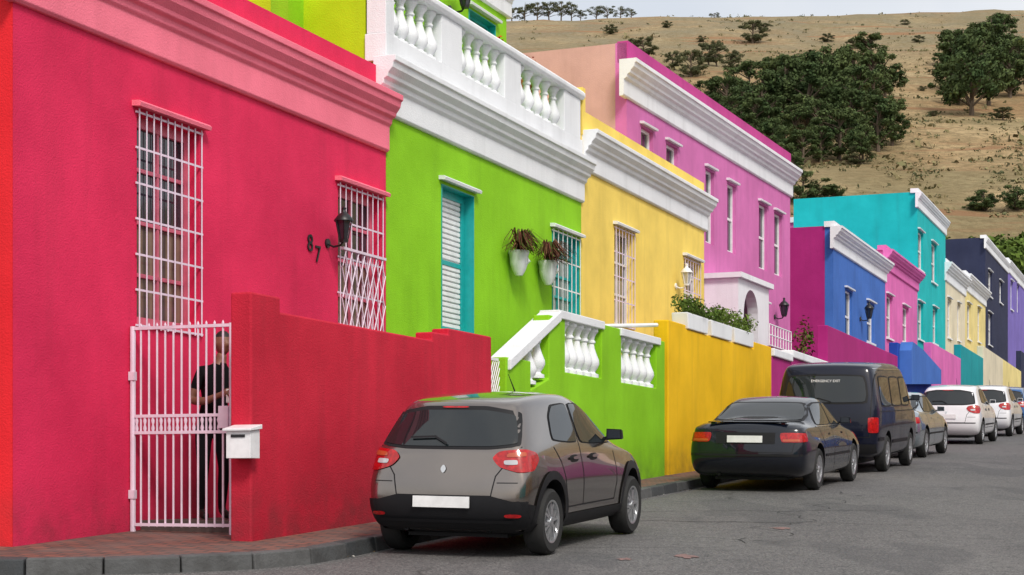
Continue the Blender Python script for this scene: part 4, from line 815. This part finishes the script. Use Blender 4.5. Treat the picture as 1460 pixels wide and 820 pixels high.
    for sg in (1,-1):
        h=bvh.ray_cast(Vector((mx*sc[0],sg*3,mz*sc[2])),Vector((0,-sg,0)))[0]
        if h:
            c=Vector((h.x,h.y+sg*.11,h.z+.04)); mm_.prism([c+Vector((-.04,-.075*sg,-.055)),c+Vector((-.04,.085*sg,-.045)),c+Vector((.06,.07*sg,-.04)),c+Vector((.07,-.06*sg,-.05))],[c+Vector((-.04,-.07*sg,.055)),c+Vector((-.04,.08*sg,.05)),c+Vector((.05,.065*sg,.035)),c+Vector((.06,-.06*sg,.04))],mat if not clad else 'trim')
            mm_.prism([h+Vector((-.02,-.03*sg,-.02)),h+Vector((.06,-.03*sg,-.02)),h+Vector((.05,.08*sg,.01)),h+Vector((-.01,.08*sg,.01))],[h+Vector((-.02,-.03*sg,.01)),h+Vector((.06,-.03*sg,.01)),h+Vector((.05,.08*sg,.03)),h+Vector((-.01,.08*sg,.03))],'trim')
            mm_.prism([c+Vector((-.044,-.06*sg,-.04)),c+Vector((-.044,.072*sg,-.035)),c+Vector((-.041,.072*sg,-.035)),c+Vector((-.041,-.06*sg,-.04))],[c+Vector((-.044,-.058*sg,.042)),c+Vector((-.044,.066*sg,.038)),c+Vector((-.041,.066*sg,.038)),c+Vector((-.041,-.058*sg,.042))],'glass')
    mm_.obj('mirrors',root,bevel=.012)
    gl.obj('windows',root,True); tr.obj('trim',root,True); lp.obj('lamps_and_plate',root,True)
    return root
def gxy(u,v): 
    Y=FL*EYE/(v-553); return (kx(u)*Y,Y)
def pair(u,v,dirx,wb):
    p=gxy(u,v); d=Vector((dirx,1)).normalized()*wb; return p,(p[0]+d.x,p[1]+d.y)
a,b=pair(770,790,.39,2.42); car('parked_hatchback_car',HATCH,a,b,M['cbronze'],'hatch',(.97,.94,.925),True,6,True)
a,b=pair(1157,698,.41,2.47); car('parked_sedan_car',SEDAN,a,b,M['cdark'],'sedan',(1,1,.92))
a,b=pair(1256,672,.40,2.5); car('parked_van',VAN,a,b,M['cvan'],'van',(1,.98,.93))
a,b=pair(1313,652,.42,2.5); car('parked_sedan_car',SEDAN,a,b,M['csilver'],'sedan',(1,1,.95))
a,b=pair(1395,633,.42,2.5); car('parked_white_hatchback_car',HATCH,a,b,M['cwhite'],'hatch',(1.04,1.04,1.0))
a,b=pair(1438,622,.42,2.5); car('parked_white_hatchback_car',HATCH,a,b,M['cwhite'],'hatch',(1.04,1.02,1.0))
a,b=pair(1462,612,.42,2.5); car('parked_blue_hatchback_car',HATCH,a,b,M['cblue'],'hatch',(1.04,1.02,.97))
# ------------------------------------------------------------ PERSON
PU=303; PY=16.75; PR=math.pi+.6
def person():
    verts=[];rad=[];edges=[]
    def v(p,r,parent=None):
        p=Vector(p); p.x-= max(0,p.z-.95)*.14
        verts.append(p); rad.append(r if isinstance(r,tuple) else (r,r)); i=len(verts)-1
        if parent is not None: edges.append((parent,i))
        return i
    pel=v((0,0,.95),(.145,.11)); sp=v((0,0,1.12),(.135,.10),pel); ch=v((0,.0,1.32),(.165,.115),sp); nb=v((0,0,1.47),(.075,.065),ch); nk=v((0,.015,1.55),.052,nb); v((0,.03,1.60),.055,nk)
    hands=[]
    for s in (1,-1):
        sh=v((s*.185,0,1.41),.062,ch); el=v((s*.235,-.02,1.13),.046,sh); fo=v((s*.16,.14,1.10+.02*s),.042,el); wr=v((s*.075,.27,1.13+.05*s),.027,fo); pm=v((s*.045,.325,1.145+.05*s),(.036,.022),wr); hands.append((s,pm,Vector((s*.045,.325,1.145+.05*s))))
        hp=v((s*.095,0,.86),.095,pel); kn=v((s*.11,.03,.49),.06,hp); cf=v((s*.11,.0,.33),.055,kn); an=v((s*.11,-.03,.09),.038,cf); v((s*.12,.05,.045),.042,an); v((s*.13,.15,.035),.035,len(verts)-1)
    for s,pm,c in hands:
        for k,l in enumerate((.9,1.05,1.0,.8)):
            o=Vector((-s*.005,.02,.028-.018*k)); a=v(c+o+Vector((-s*.012,.018,0)),.0095,pm); b=v(c+o+Vector((-s*.035*l,.022,0)),.0085,a); v(c+o+Vector((-s*.05*l,.0,0)),.0075,b)
        a=v(c+Vector((-s*.005,-.012,.035)),.011,pm); v(c+Vector((-s*.03,-.002,.05)),.009,a)
    me=bpy.data.meshes.new('person'); me.from_pydata(verts,edges,[]); o=bpy.data.objects.new('person',me); scene.collection.objects.link(o)
    md=o.modifiers.new('skin','SKIN'); md.use_smooth_shade=True
    for i,r in enumerate(rad): me.skin_vertices[0].data[i].radius=r
    me.skin_vertices[0].data[0].use_root=True
    ss=o.modifiers.new('ss','SUBSURF'); ss.levels=2; ss.render_levels=2
    dg=bpy.context.evaluated_depsgraph_get(); m2=bpy.data.meshes.new_from_object(o.evaluated_get(dg)); bm=bmesh.new(); bm.from_mesh(m2)
    hb=bmesh.ops.create_uvsphere(bm,u_segments=28,v_segments=20,radius=1)['verts']
    hv=set(hb)
    for x in hb:
        c=x.co; z=c.z; w_=.078*(1-.22*max(0,-z)); y=c.y*.098; 
        if c.y>0: y*= (1-.08*abs(z)); 
        nose=math.exp(-((c.x/.16)**2+((z+.12)/.20)**2)) if c.y>0 else 0; eye=(math.exp(-(((abs(c.x)-.38)/.14)**2+((z-.05)/.10)**2)) if c.y>0 else 0); mouth=math.exp(-((c.x/.25)**2+((z+.48)/.06)**2)) if c.y>0 else 0
        ear=math.exp(-(((abs(c.x)-1)/.12)**2+((z)/.22)**2+(c.y/.18)**2))
        hairb=.006 if (z>.42 or (c.y<-.05 and z>-.4)) else 0
        x.co=Vector((c.x*(w_*(1+.22*ear)+hairb)-.098,y+.028*nose-.012*eye-.005*mouth+.02+c.y*hairb,1.685+z*(.118+hairb)))
    o2me=bpy.data.meshes.new('person_body')
    for m_ in ('skin','shirt','trousers','hair'): o2me.materials.append(M[m_])
    for f in bm.faces:
        f.smooth=True; c=f.calc_center_median(); head=all(q in hv for q in f.verts)
        if head: f.material_index=3 if (c.z>1.735 or (c.y<.015 and c.z>1.64)) else 0
        else:
            if c.z<.10: f.material_index=3
            elif c.z<.93: f.material_index=2
            elif c.z<1.49 and not (c.z<1.24 and (abs(c.x+.03)>.185 or c.y>.13)): f.material_index=1
            else: f.material_index=0
    bm.to_mesh(o2me); bm.free(); o.modifiers.clear(); o.data=o2me
    X=kx(PU)*PY; o.location=(X,PY,-.34); o.rotation_euler=(0,0,PR)
person()
mb=MB(); c=Vector((kx(PU)*PY,PY,-.34)); R=Matrix.Rotation(PR,3,'Z'); 
q=[R@Vector(p) for p in ((-.05,.34,1.10),(.02,.34,1.10),(.02,.352,1.10),(-.05,.352,1.10))]; mb.prism([c+p for p in q],[c+p+Vector((0,0,.13)) for p in q],'plate'); mb.obj('phone',bevel=.004)
print('DONE faces',sum(len(o.data.polygons) for o in scene.objects if o.type=='MESH'))
